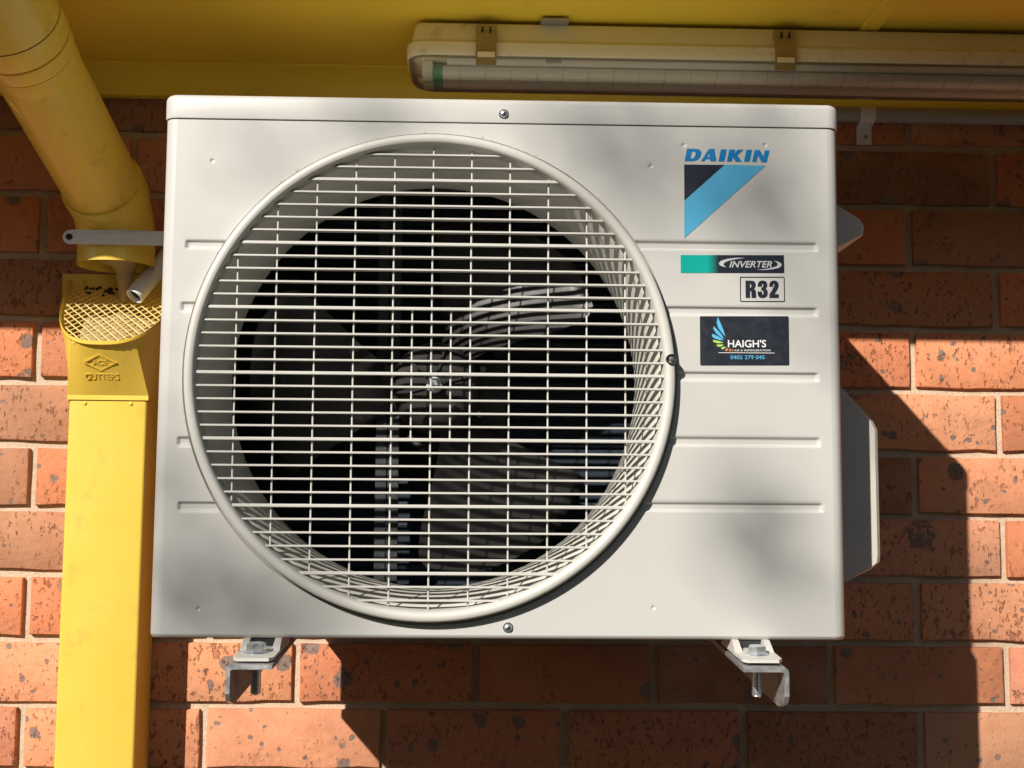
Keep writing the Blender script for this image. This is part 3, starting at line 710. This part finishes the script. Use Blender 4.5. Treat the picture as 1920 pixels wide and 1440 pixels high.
# ------------------------------------------------------------------ wall brackets
def bracket(cx_outer, s, label):
    base = (cx_outer, 0, 1.66)
    b = thing('wall_bracket', base, label, 'bracket', 'steel brackets carrying the air conditioner')
    T = 0.0717; t = 0.0042; zf = 1.7322
    def top(y): return zf + (y+.562)*T
    xo = cx_outer; xi = cx_outer - s*0.042
    m_ = MB(base)       # horizontal flange with rounded bend
    prof = [(xi, 0), (xi, -t), (xo-s*.0062, -t), (xo-s*.0047, -t-.0006), (xo-s*t, -.0062), (xo-s*t, -.026), (xo, -.026), (xo, -.0042), (xo-s*.0012, -.0014), (xo-s*.004, 0)]
    m_.rings([[(x, y, top(y)+z) for x, z in prof] for y in (-.562, -.006)], True, True)
    fl = [(-.562, -.026), (-.556, -.034), (-.536, -.0405), (-.006, -.0405), (-.006, -.026)]
    m_.rings([[(xo-s*t, y, top(y)+h) for y, h in fl], [(xo, y, top(y)+h) for y, h in fl]], True, True)
    arm = m_.build('arm', 'galv', b)
    m_ = MB(base); m_.box((min(xo, xi), -.005, 1.735), (max(xo, xi), -.0005, 2.10)); m_.build('wall_plate', 'galv', b)
    # bolt with flange head, nut and threaded end, square to the arm
    bx, by = cx_outer - s*.0215, -.526
    bz = top(by)+.0044
    ax = Vector((0, -T, 1)).normalized(); e1 = Vector((1, 0, 0)); e2 = ax.cross(e1)
    def ring(rad, h, n, ph=0): return [Vector((bx, by, bz)) + ax*h + e1*(rad*math.cos(2*math.pi*i/n+ph)) + e2*(rad*math.sin(2*math.pi*i/n+ph)) for i in range(n)]
    m_ = MB(base); m_.rings([ring(.0118, -.0002, 24), ring(.0120, .0006, 24), ring(.0112, .0016, 24), ring(.0088, .0026, 24)], True, True); bolt = m_.build('bolt', 'zinc', b, smooth=True, angle=35)
    m_ = MB(base); m_.rings([ring(.0091, .0022, 6, .28), ring(.0091, .0085, 6, .28), ring(.0082, .0094, 6, .28)], True, True); m_.build('hex_head', 'zinc', bolt)
    rows = []
    h = -.0045
    while h > -.037:
        rows += [ring(.0050, h, 16), ring(.0050, h-.0003, 16), ring(.0041, h-.0008, 16), ring(.0041, h-.001, 16)]; h -= .0015
    rows += [ring(.0044, h, 16), ring(.0036, h-.001, 16)]
    m_ = MB(base); m_.rings(rows, True, True); m_.build('thread', 'zinc', bolt, smooth=True, angle=20)
    m_ = MB(base); m_.rings([ring(.0092, -.0100, 20), ring(.0100, -.0092, 20), ring(.0100, -.0050, 20)], True, True); m_.build('rubber_washer', 'rubber_and_shade', bolt, smooth=True, angle=40)
    return b
bracket(-0.2505, -1, 'grey steel angle bracket under the left end of the air conditioner')
bracket(0.2640, 1, 'bright galvanised angle bracket under the right end of the air conditioner')

# ------------------------------------------------------------------ round downpipe (upper left)
PB = (-0.503, -0.062, 2.195)
rp = thing('round_downpipe', PB, 'round yellow offset pipe running from the eave down to the wall', 'downpipe')
def bez(p0, p1, p2, n=10):
    p0, p1, p2 = Vector(p0), Vector(p1), Vector(p2)
    return [p0*(1-t)**2+p1*2*t*(1-t)+p2*t*t for t in [i/n for i in range(n+1)]]
RP = 0.0495
a0, a1 = Vector((-.503, -.062, 2.190)), Vector((-.503, -.062, 2.224))
corner = Vector((-.506, -.062, 2.266)); up_end = Vector((-.5375, -.345, 2.392))
dirn = (up_end-corner).normalized()
path = [a0, a1] + bez(a1, corner, corner+dirn*.055, 10)[1:]
m_ = MB(PB); m_.tube(path, [RP]*2+[RP+.0006]*9+[RP+.0006], 40, caps=False)
inner = MB(PB); m_.tube(path[:4], RP-.0022, 40, caps=False)
k0 = len(m_.v)
elbow = m_.build('elbow', 'yellow_old', rp, smooth=True, angle=60)
pa = corner+dirn*.034; pb_ = corner+dirn*.268
m_ = MB(PB); m_.tube([pa-dirn*.012, pa-dirn*.0118, pa+dirn*.020, pa+dirn*.0215, pa+dirn*.0216], [RP-.001, RP+.0030, RP+.0036, RP+.0032, RP-.002], 40, caps=False); m_.build('socket', 'yellow_old', rp, smooth=True, angle=30)
m_ = MB(PB); m_.tube([pa+dirn*.01, pb_+dirn*.10], [RP-.0002]*2, 40, caps=False); m_.build('pipe', 'yellow_old', rp, smooth=True, angle=60)
for s0, s1, rr_ in ((0.0, .022, .0010), (.0245, .044, .0036), (.047, .075, .0052)):
    q0 = pb_+dirn*s0; L_ = s1-s0; m_ = MB(PB); m_.tube([q0, q0+dirn*.0002, q0+dirn*.0015, q0+dirn*(L_-.0006), q0+dirn*L_], [RP-.003, RP+rr_-.0006, RP+rr_, RP+rr_, RP-.003], 40, caps=False); m_.build('socket', 'yellow_old', rp, smooth=True, angle=30)
q0 = pb_+dirn*.076; c2 = Vector((q0.x-.003, -.545, q0.z+.052)); c3 = Vector((c2.x, -.545, 2.56))
path = [q0]+bez(q0+dirn*.02, q0+dirn*.13, c2+Vector((0, -.0, .03)), 8)+[c3]
m_ = MB(PB); m_.tube(path, RP+.0050, 40, caps=False); m_.build('elbow', 'yellow_old', rp, smooth=True, angle=60)

# strap holding the pipe
SB = (-0.495, -0.116, 2.2175)
st = MB(SB); ZC = 2.2177
def bar_y(x): return -.1155 - .0022*smooth01((x+.552)/.012)*smooth01((-.437-x)/.02)
outl = []
for i in range(0, 9): a = R(90+180*i/8); outl.append((-.5478+.0092*math.cos(a), ZC+.0092*math.sin(a)))
xsb = [-.546+.006*i for i in range(0, 21)]
lo_ = [(x, ZC-.0092) for x in xsb]; hi_ = [(x, ZC+.0092) for x in reversed(xsb)]
loop = [q for q in outl] + lo_ + hi_
st.rings([[(x, bar_y(x), z) for x, z in loop], [(x, bar_y(x)+.0018, z) for x, z in loop]], True, True)
strap = st.build('pipe_strap', 'strap', None, smooth=True, angle=40); strap.location = SB
tag(strap, 'flat grey metal strap with a screw hole clasping the yellow round pipe', 'strap')
m_ = MB(SB); m_.slab(circle(-.5483, ZC, .0042, 16), -.1176, -.1150); m_.build('screw_hole', 'rubber_and_shade', strap)

# ------------------------------------------------------------------ rainhead with sloping mesh
HB_ = (-0.502, 0, 2.018)
rh = thing('rainwater_head', HB_, 'yellow rainwater head with sloping mesh top and raised maker mark', 'rainwater head')
CX = -0.502
def rim(a):       # a from -90 to 90 degrees
    t_ = R(a); c_, s_ = math.cos(t_), math.sin(t_)
    x = CX + .0765*math.copysign(abs(s_)**0.75, s_); y = -.006-.116*abs(c_)**0.85
    return Vector((x, y, 2.180 - (-y-.006)*0.85))
NR = 36; angs = [-90+180*i/NR for i in range(NR+1)]
rimp = [rim(a) for a in angs]
# lower rectangle outline, same count
rect = []
hw, dp = .0520, .0785
corners = [(-hw, -.004), (-hw, -dp), (hw, -dp), (hw, -.004)]
for i in range(NR+1):
    a = angs[i]
    if a <= -25: t_ = (a+90)/65; x, y = -hw, -.004+(-dp+.004)*t_
    elif a >= 25: t_ = (90-a)/65; x, y = hw, -.004+(-dp+.004)*t_
    else: t_ = (a+25)/50; x, y = -hw+2*hw*t_, -dp
    rect.append(Vector((CX+x, y, 2.018)))
m_ = MB(HB_)
mid = [rimp[i].lerp(rect[i], .5) for i in range(NR+1)]
tw = .0016
def inset(p_, d): c_ = Vector((CX, -.03, p_.z)); q = c_-p_; q.z = 0; return p_ + q.normalized()*d
m_.rings([[inset(p_, tw+.001) for p_ in rect], [inset(p_, tw) for p_ in mid], [inset(p_, tw)+Vector((0, 0, -.001)) for p_ in rimp], [p_+Vector((0, 0, .0016)) for p_ in rimp],
          [p_+Vector((0, -.0022, .0006)) for p_ in rimp], [p_+Vector((0, -.0020, -.0030)) for p_ in rimp], [p_.lerp(mid[i], .12) for i, p_ in enumerate(rimp)], mid, rect, [p_+Vector((0, 0, -.006)) for p_ in rect]], closed=False)
body = m_.build('body', 'yellow', rh, smooth=True, angle=20)
m_ = MB(HB_); m_.box((CX-.0885, -.0035, 2.120), (CX+.0885, -.0012, 2.190)); m_.build('back_plate', 'yellow', rh)
m_ = MB(HB_); m_.lathe([(.0001, -.003), (.008, -.003), (.009, -.0015), (.009, 0)], (-.568, -.0035, 2.175), n=20); m_.build('fixing_cap', 'yellow', rh, smooth=True)
# mesh: two families of bars in the sloping plane, clipped to the rim
ms = MB(HB_); pn = Vector((0, .85, -1)).normalized()
def plane_pt(x, d): y = -.006-d; return Vector((x, y, 2.172-d*0.85))
def inside(x, d):
    if d < .004 or d > .108: return False
    q = min(1, d/.116); c_ = q**(1/.85); s_ = math.sqrt(max(0, 1-c_*c_))
    return abs(x-CX) < .0765*s_**.75-.0035
for fam in (1, -1):
    for i in range(-30, 31):
        pts = []
        for j in range(0, 121):
            d = .116*j/120; x = CX+i*.0122+fam*d*1.15
            if inside(x, d): pts.append(plane_pt(x, d))
        if len(pts) > 2: ms.tube([pts[0], pts[-1]], .0008, 5)
ms.build('mesh_screen', 'mesh', rh)
# raised maker mark on the front slope
fp0, fp1 = Vector((CX, -.0785, 2.018)), rim(0)
def fpt(u, v_, lift): 
    t_ = v_/(fp1-fp0).length; b_ = fp0.lerp(mid[NR//2], t_*2) if t_ < .5 else mid[NR//2].lerp(fp1, t_*2-1)
    n_ = Vector((0, -(fp1.z-fp0.z), (fp1.y-fp0.y))).normalized()
    return Vector((CX+u-.004, b_.y, b_.z)) + n_*lift
def emboss(loops, name):
    q = MB(); q.flat(loops, 0); mb = MB(HB_); n_ = len(q.v)
    mb.add([fpt(v_[0], v_[2], .0006) for v_ in q.v]+[fpt(v_[0], v_[2], -.001) for v_ in q.v], q.f)
    k = 0
    for lp in loops:
        L = len(lp)
        for i in range(L): mb.f.append((k+i, k+(i+1) % L, n_+k+(i+1) % L, n_+k+i))
        k += L
    return mb.build(name, 'yellow', rh)
dc = .048
emboss([[(-.0215, dc), (0, dc+.0125), (.0215, dc), (0, dc-.0125)][::-1], [(-.0180, dc), (0, dc+.0100), (.0180, dc), (0, dc-.0100)]], 'maker_diamond')
def emboss_text(s_, cx_, cz_, wd, ht, bold=.02):
    vs0, fs0 = text_polys(s_, bold, 0, 1.0, .5); mb = MB(HB_)
    mb.add([fpt(cx_+(p_[0]-.5)*wd, cz_+(p_[1]-.5)*ht, .0005 if p_[2] > 0 else -.001) for p_ in vs0], fs0); mb.build('maker_lettering', 'yellow', rh)
emboss_text('ACE', 0, dc, .0185, .0072, .008); emboss_text('GUTTERS', 0, .0275, .043, .0088, .006)
# silt and litter inside, pale trail from the pipe mouth
m_ = MB(HB_); nn = 14; vs_, fs_ = [], []
for j in range(nn+1):
    for i in range(nn+1):
        x = CX-.052+.104*i/nn; d = .010+.070*j/nn
        h_ = 2.150-d*.80+noise.noise(Vector((x*60, d*60, 0)))*.006-.016*abs(x-CX)/.05
        vs_.append((x, -.006-d, h_))
for j in range(nn):
    for i in range(nn): a = j*(nn+1)+i; fs_.append((a, a+1, a+nn+2, a+nn+1))
m_.add(vs_, fs_); o = m_.build('silt', 'sediment', None, smooth=True, angle=180); o.location = HB_
tag(o, 'pale dry silt lying under the mesh of the yellow rainwater head', 'silt')
m_ = MB(PB); rngm = random.Random(3); pts = []; rad = []
for i in range(13):
    t_ = i/12; pts.append((-.499+.003*math.sin(t_*5)+(0.004*t_), -.055+.022*t_, 2.214-.064*t_)); rad.append(.030*(1-t_)**3+.0088+.0012*math.sin(t_*13)-.002*t_)
m_.tube(pts, rad, 14); o = m_.build('sediment_trail', 'sediment', None, smooth=True, angle=180); o.location = PB
tag(o, 'pale tapering deposit hanging from the round pipe mouth to the mesh', 'sediment')
m_ = MB(HB_)
for i in range(26):
    x = CX+rngm.gauss(-.018, .018); d = abs(rngm.gauss(.006, .006))+.003; P_ = plane_pt(x, d)+Vector((0, -.002, .0015))
    a = rngm.uniform(0, 6.28); L = rngm.uniform(.003, .008)
    m_.tube([P_, P_+Vector((L*math.cos(a), -abs(L*.3), L*math.sin(a)*.5))], [.0024, .0010], 5)
o = m_.build('leaf_litter', 'litter', None); o.location = HB_; o['kind'] = 'stuff'; tag(o, 'dark leaf litter caught at the back of the mesh', 'leaf litter')

# ------------------------------------------------------------------ rectangular downpipe
DB = (-0.502, 0, 0.03)
dpt = thing('square_downpipe', DB, 'bright yellow rectangular downpipe below the rainwater head', 'downpipe')
m_ = MB(DB); rows = []
for z in (0.03, 0.8, 1.5, 2.0165):
    rows.append([(x, y, z) for x, y in [(p_[0], p_[1]) for p_ in rrect(CX-.0505, -.0765, CX+.0505, -.0015, .0045, 4)]])
m_.rings(rows, False, True); m_.build('pipe', 'yellow', dpt, smooth=True, angle=40)
for x in (-.5315, -.4725):
    m_ = MB(DB); m_.lathe([(.0001, -.0016), (.0018, -.0014), (.0027, -.0005), (.0028, 0)], (x, -.0765, 2.0075), n=14); m_.build('rivet', 'yellow', dpt, smooth=True)

# ------------------------------------------------------------------ condensate drain
CB = (-0.479, -0.056, 2.151)
d0, d1 = Vector((-.4790, -.056, 2.1512)), Vector((-.4535, -.027, 2.1990)); dd = (d1-d0).normalized(); d1 = d0+dd*.112
e1_ = dd.orthogonal().normalized(); e2_ = dd.cross(e1_)
def dring(h, r_): return [d0+dd*h+e1_*(r_*math.cos(2*math.pi*k/28))+e2_*(r_*math.sin(2*math.pi*k/28)) for k in range(28)]
m_ = MB(CB); m_.rings([dring(.03, .0100), dring(.0006, .0100), dring(0, .0104), dring(0, .0120), dring(.0008, .0124), dring(.112, .0124)]); dr = m_.build('drain_pipe', 'pvc_white', None, smooth=True, angle=40); dr.location = CB
tag(dr, 'short pale plastic drain pipe ending over the mesh beside the air conditioner', 'pipe')
m_ = MB(CB); m_.tube([d0+dd*.0060, d0+dd*.0075], .0099, 20); m_.build('bore_shade', 'rubber_and_shade', dr)  # black plug stands in for the shade inside the pipe

# ------------------------------------------------------------------ batten light under the soffit
LB = (0.5, -0.175, SZ)
bt = thing('batten_light', LB, 'long cream batten light with a clear ribbed diffuser under the soffit', 'light')
XL, XR = -0.1165, 1.12
def xsec(yf, yb, zt, zb, rf):
    return [(yb, zt), (yf+rf, zt), (yf, zt-rf), (yf, zb+rf*.2), (yf+rf*.2, zb), (yb-rf*.2, zb), (yb, zb+rf*.2)]
def capsule_body(name, mat, sections, parent, smooth=True):
    """sections: (x inset, grow) rounded-end body; outline rows of (y,z) at each x"""
def endcap_rings(prof, XL, XR, yc, r, n=7):
    rows = []
    for i in range(n+1):
        t_ = R(90*i/n); k = math.sin(t_); x = XL+r*(1-math.cos(t_) if False else (1-k))
        rows.append((XL + r*(1-math.sin(t_)), 1))
    return rows
def rounded_batten(mb, yf, yb, zt, zb, x0, x1, rc, prof):
    """plan outline with rounded corners, swept through prof rows of (inset, z)"""
    rows = []
    for ins_, z in prof:
        rows.append([(x, y, z) for x, y in rrect(x0+ins_, yf+ins_, x1-ins_, yb-ins_, max(.002, rc-ins_), 6)])
    mb.rings(rows, True, True)
yf, yb = -0.236, -0.146
m_ = MB(LB); rounded_batten(m_, yf, yb, 0, 0, XL, XR, .022, [(.0125, 2.4685), (.0105, 2.466), (.0060, 2.4452), (.0045, 2.4438), (.0042, 2.4424)]); m_.build('base', 'cream', bt, smooth=True, angle=30)
m_ = MB(LB); rounded_batten(m_, yf, yb, 0, 0, XL, XR, .022, [(.0022, 2.4421), (.0012, 2.4408), (.0008, 2.4340), (.0008, 2.4265), (.0016, 2.4250), (.0050, 2.4245)]); m_.build('rim', 'cream', bt, smooth=True, angle=30)
m_ = MB(LB); rows = []
for ins_, z in [(.0030, 2.4243), (.0032, 2.4180), (.0052, 2.4110), (.0100, 2.4050), (.0180, 2.4012), (.0300, 2.3998)]:
    rows.append([(x, y, z) for x, y in rrect(XL+ins_, yf+ins_, XR-ins_, yb-ins_, max(.004, .024-ins_*.5), 6)])
m_.rings(rows, False, True); diff = m_.build('diffuser', 'clear', bt, smooth=True, angle=60)
for i in range(38):
    x = XL+.066+i*.0315
    if x > XR-.03: break
    m_ = MB(LB); m_.tube([(x, yf+.0050, 2.4115), (x, yf+.0098, 2.4048), (x, yf+.0180, 2.4009), (x, yf+.030, 2.3995)], .00022, 4); m_.build('diffuser_ridge', 'clear', diff)
m_ = MB(LB); m_.add([(XL+.05, yf+.010, 2.4240), (XR-.02, yf+.010, 2.4240), (XR-.02, yf+.022, 2.4200), (XL+.05, yf+.022, 2.4200), (XL+.05, yb-.010, 2.4240), (XR-.02, yb-.010, 2.4240), (XR-.02, yb-.022, 2.4200), (XL+.05, yb-.022, 2.4200)],
                    [(0, 1, 2, 3), (3, 2, 6, 7), (7, 6, 5, 4), (0, 3, 7, 4), (1, 2, 6, 5)]); m_.build('gear_tray', 'tray', bt)
for y in (-.207, -.172):
    m_ = MB(LB); m_.tube([(XL+.045, y, 2.4118), (XR-.03, y, 2.4118)], .0085, 20); tb = m_.build('lamp_tube', 'tube', bt, smooth=True, angle=50)
    m_ = MB(LB); m_.tube([(XL+.033, y, 2.4118), (XL+.045, y, 2.4118)], .0088, 20); m_.build('end_cap', 'green', tb, smooth=True, angle=50)
    m_ = MB(LB); m_.box((XL+.020, y-.009, 2.4035), (XL+.033, y+.009, 2.4240), .001); m_.build('lamp_holder', 'tray', bt)
m_ = MB(LB); m_.box((.055, yf+.0085, 2.4190), (.0735, yf+.0105, 2.4238)); m_.build('tray_tab', 'white', bt)
for x in (-.0185, .3470):
    cl = MB(LB); cl.prism([(yf+.0005, 2.4575), (yf-.0022, 2.4550), (yf-.0034, 2.4420), (yf-.0040, 2.4275), (yf-.0050, 2.4220), (yf-.0030, 2.4130), (yf+.0015, 2.4125), (yf+.0018, 2.4150), (yf-.0010, 2.4210), (yf-.0018, 2.4275), (yf-.0012, 2.4420), (yf+.0005, 2.4550)], 'x', x-.0125, x+.0125)
    clo = cl.build('clip', 'clip', bt)
    for k in (-1, 0, 1):
        q = MB(LB); q.box((x+k*.0095-.0032, yf-.0034, 2.4545), (x+k*.0095+.0032, yf+.008, 2.4625)); q.build('clip_hinge', 'clip', clo)
    for k in (-.5, .5):
        q = MB(LB); q.box((x+k*.0095-.0012, yf-.0039, 2.4515), (x+k*.0095+.0012, yf-.0030, 2.4590)); q.build('clip_slot_shade', 'rubber_and_shade', clo)  # black bars stand in for the shade in the hinge gaps
    q = MB(LB); q.box((x-.0105, yf-.0068, 2.4205), (x+.0105, yf-.0048, 2.4265)); q.build('clip_lip', 'cream', clo)
m_ = MB(LB); m_.box((.048, yf-.0045, 2.4686), (.082, yf+.05, 2.4710)); mbk = m_.build('mounting_bracket', 'galv', bt)
m_ = MB(LB); m_.box((.056, yf+.002, 2.4710), (.074, yf+.04, SZ-.0002)); m_.build('bracket_hook', 'clip', mbk)

# ------------------------------------------------------------------ conduit along the top of the wall
CB2 = (0.9, -0.013, 2.4305)
cd = MB(CB2); cd.tube([(0.20, -.0125, 2.4290), (2.6, -.0125, 2.4310)], .0108, 20); co = cd.build('conduit', 'pvc_grey', None, smooth=True, angle=50); co.location = CB2
tag(co, 'grey round conduit running along the top of the brick wall', 'conduit')
SB2 = (0.5150, 0, 2.40)
sd = MB(SB2); pr = [(-.0008, 2.3885), (-.0022, 2.3885), (-.0022, 2.4160), (-.0125-.0120, 2.4250)]
pr = [(-.0008, 2.3900), (-.0022, 2.3900), (-.0024, 2.4140)] + [(-.0125-.0124*math.sin(R(a)), 2.4292-.0124*math.cos(R(a))) for a in range(10, 175, 15)] + [(-.0006, 2.4425), (-.0006, 2.4405)] + [(-.0125-.0110*math.sin(R(a)), 2.4292-.0110*math.cos(R(a))) for a in range(170, 5, -15)] + [(-.0008, 2.4155)]
sd.prism(pr, 'x', .5045, .5255); sdo = sd.build('conduit_saddle', 'strap', None); sdo.location = SB2
tag(sdo, 'small metal saddle clip fixing the grey conduit to the bricks', 'clip')
m_ = MB(SB2); m_.lathe([(.0001, -.0022), (.0022, -.0018), (.003, -.0006), (.003, 0)], (.517, -.0022, 2.4010), n=12); m_.build('screw', 'clip', sdo, smooth=True)

# ------------------------------------------------------------------ garden tree that throws the soft dapple over the unit
TB = (-6.6, -8.4, 0)
tree = thing('garden_tree', TB, 'leafy garden tree standing across the path, shading the unit', 'tree')
def towards_sun(x, z, dist): return Vector((x, -.497, z)) - SUN*dist
m_ = MB(TB); hub = Vector((-6.2, -8.2, 3.4)); m_.tube([(-6.6, -8.4, 0), (-6.55, -8.3, 1.2), (-6.4, -8.3, 2.4), hub], [.17, .13, .11, .09], 12)
twigs = []
tgt = [  # spot on the unit's front, clump radius, leaves
    (0.148, 2.24, .060, 26), (0.20, 2.19, .055, 16), (0.300, 2.190, .065, 20), (0.300, 2.10, .06, 10), (0.10, 2.24, .05, 10), (0.05, 2.275, .05, 5), (0.21, 2.275, .06, 5), (0.31, 2.275, .06, 5), (0.25, 2.13, .10, 6), (0.30, 2.02, .09, 3),
    (-0.235, 1.79, .050, 24), (-0.30, 1.83, .075, 18), (-0.27, 1.92, .08, 12), (-0.17, 1.77, .05, 8), (-0.33, 1.77, .08, 14), (-0.12, 2.26, .05, 12), (-0.20, 2.25, .05, 8),
    (0.255, 1.842, .042, 17), (0.240, 1.86, .04, 4)]
leaves = MB(TB); rl = random.Random(11)
def leaf(c_, L):
    a = Vector((rl.uniform(-1, 1), rl.uniform(-1, 1), rl.uniform(-1, 1))).normalized(); b_ = a.orthogonal().normalized()
    a = a*L; b_ = b_*L*.42; k = len(leaves.v)
    leaves.v += [tuple(c_-a), tuple(c_-a*.2+b_), tuple(c_+a), tuple(c_-a*.2-b_)]; leaves.f += [(k, k+1, k+2), (k, k+2, k+3)]
for (x, z, r_, n_) in tgt:
    c_ = towards_sun(x, z, rl.uniform(9.0, 10.5))
    twigs.append(c_)
    for i in range(n_):
        d = Vector((rl.gauss(0, .6), rl.gauss(0, .6), rl.gauss(0, .6)))*r_; leaf(c_+d, rl.uniform(.018, .034))
for i in range(5200):
    a = Vector((rl.gauss(0, 1), rl.gauss(0, 1), rl.gauss(0, 1))).normalized()*(rl.random()**.33)
    c_ = Vector((-6.9, -8.4, 6.3)) + Vector((a.x*2.3, a.y*2.3, a.z*2.0))
    # keep clear of the shaft of light that reaches the wall
    t_ = (-.25-c_.y)/SUN.y; hit = c_+SUN*t_
    if -1.25 < hit.x < 1.25 and 1.2 < hit.z < 3.2: continue
    leaf(c_, rl.uniform(.05, .11))
leaves.build('crown', 'leaf', tree, fix=False)
for c_ in [Vector((-7.8, -9, 6.6)), Vector((-6.0, -9.3, 6.9)), Vector((-7.4, -7.6, 7.2)), Vector((-8.3, -8.2, 5.8))]:
    m_.tube([hub, hub.lerp(c_, .5)+Vector((0, 0, .15)), c_], [.08, .05, .015], 8)
node = Vector((-6.6, -8.9, 7.2))
m_.tube([hub, (-6.9, -8.9, 5.4), node], [.07, .05, .03], 8)
m_.build('trunk', 'bark', tree, smooth=True, angle=60)

# ------------------------------------------------------------------ tall hedge added unseen behind the viewer to cut low sky light
GB = (0, -10.8, 0)
hd = thing('sky_blocker', GB, 'tall dark green hedge added out of view to keep sky light off the wall', 'sky_blocker')
m_ = MB(GB); rows = []
for i in range(41):
    x = -11+22*i/40; h_ = 5.85+.25*noise.noise(Vector((x*.8, 0, 3))); y0_ = -10.3+.2*noise.noise(Vector((x, 2, 0)))
    rows.append([(x, y0_, 0.0), (x, y0_+.05, h_*.5), (x, y0_, h_-.2), (x, y0_-.3, h_), (x, -11.2, h_), (x, -11.4, 0.0)])
m_.rings(rows, True, True); core = m_.build('core', 'leaf', hd)
leaves = MB(GB)
for i in range(9000):
    x = rl.uniform(-11, 11); z = rl.uniform(0, 6.0); leaf(Vector((x, -10.25+rl.gauss(0, .12), z)), rl.uniform(.05, .11))
leaves.build('foliage', 'leaf', hd, fix=False)
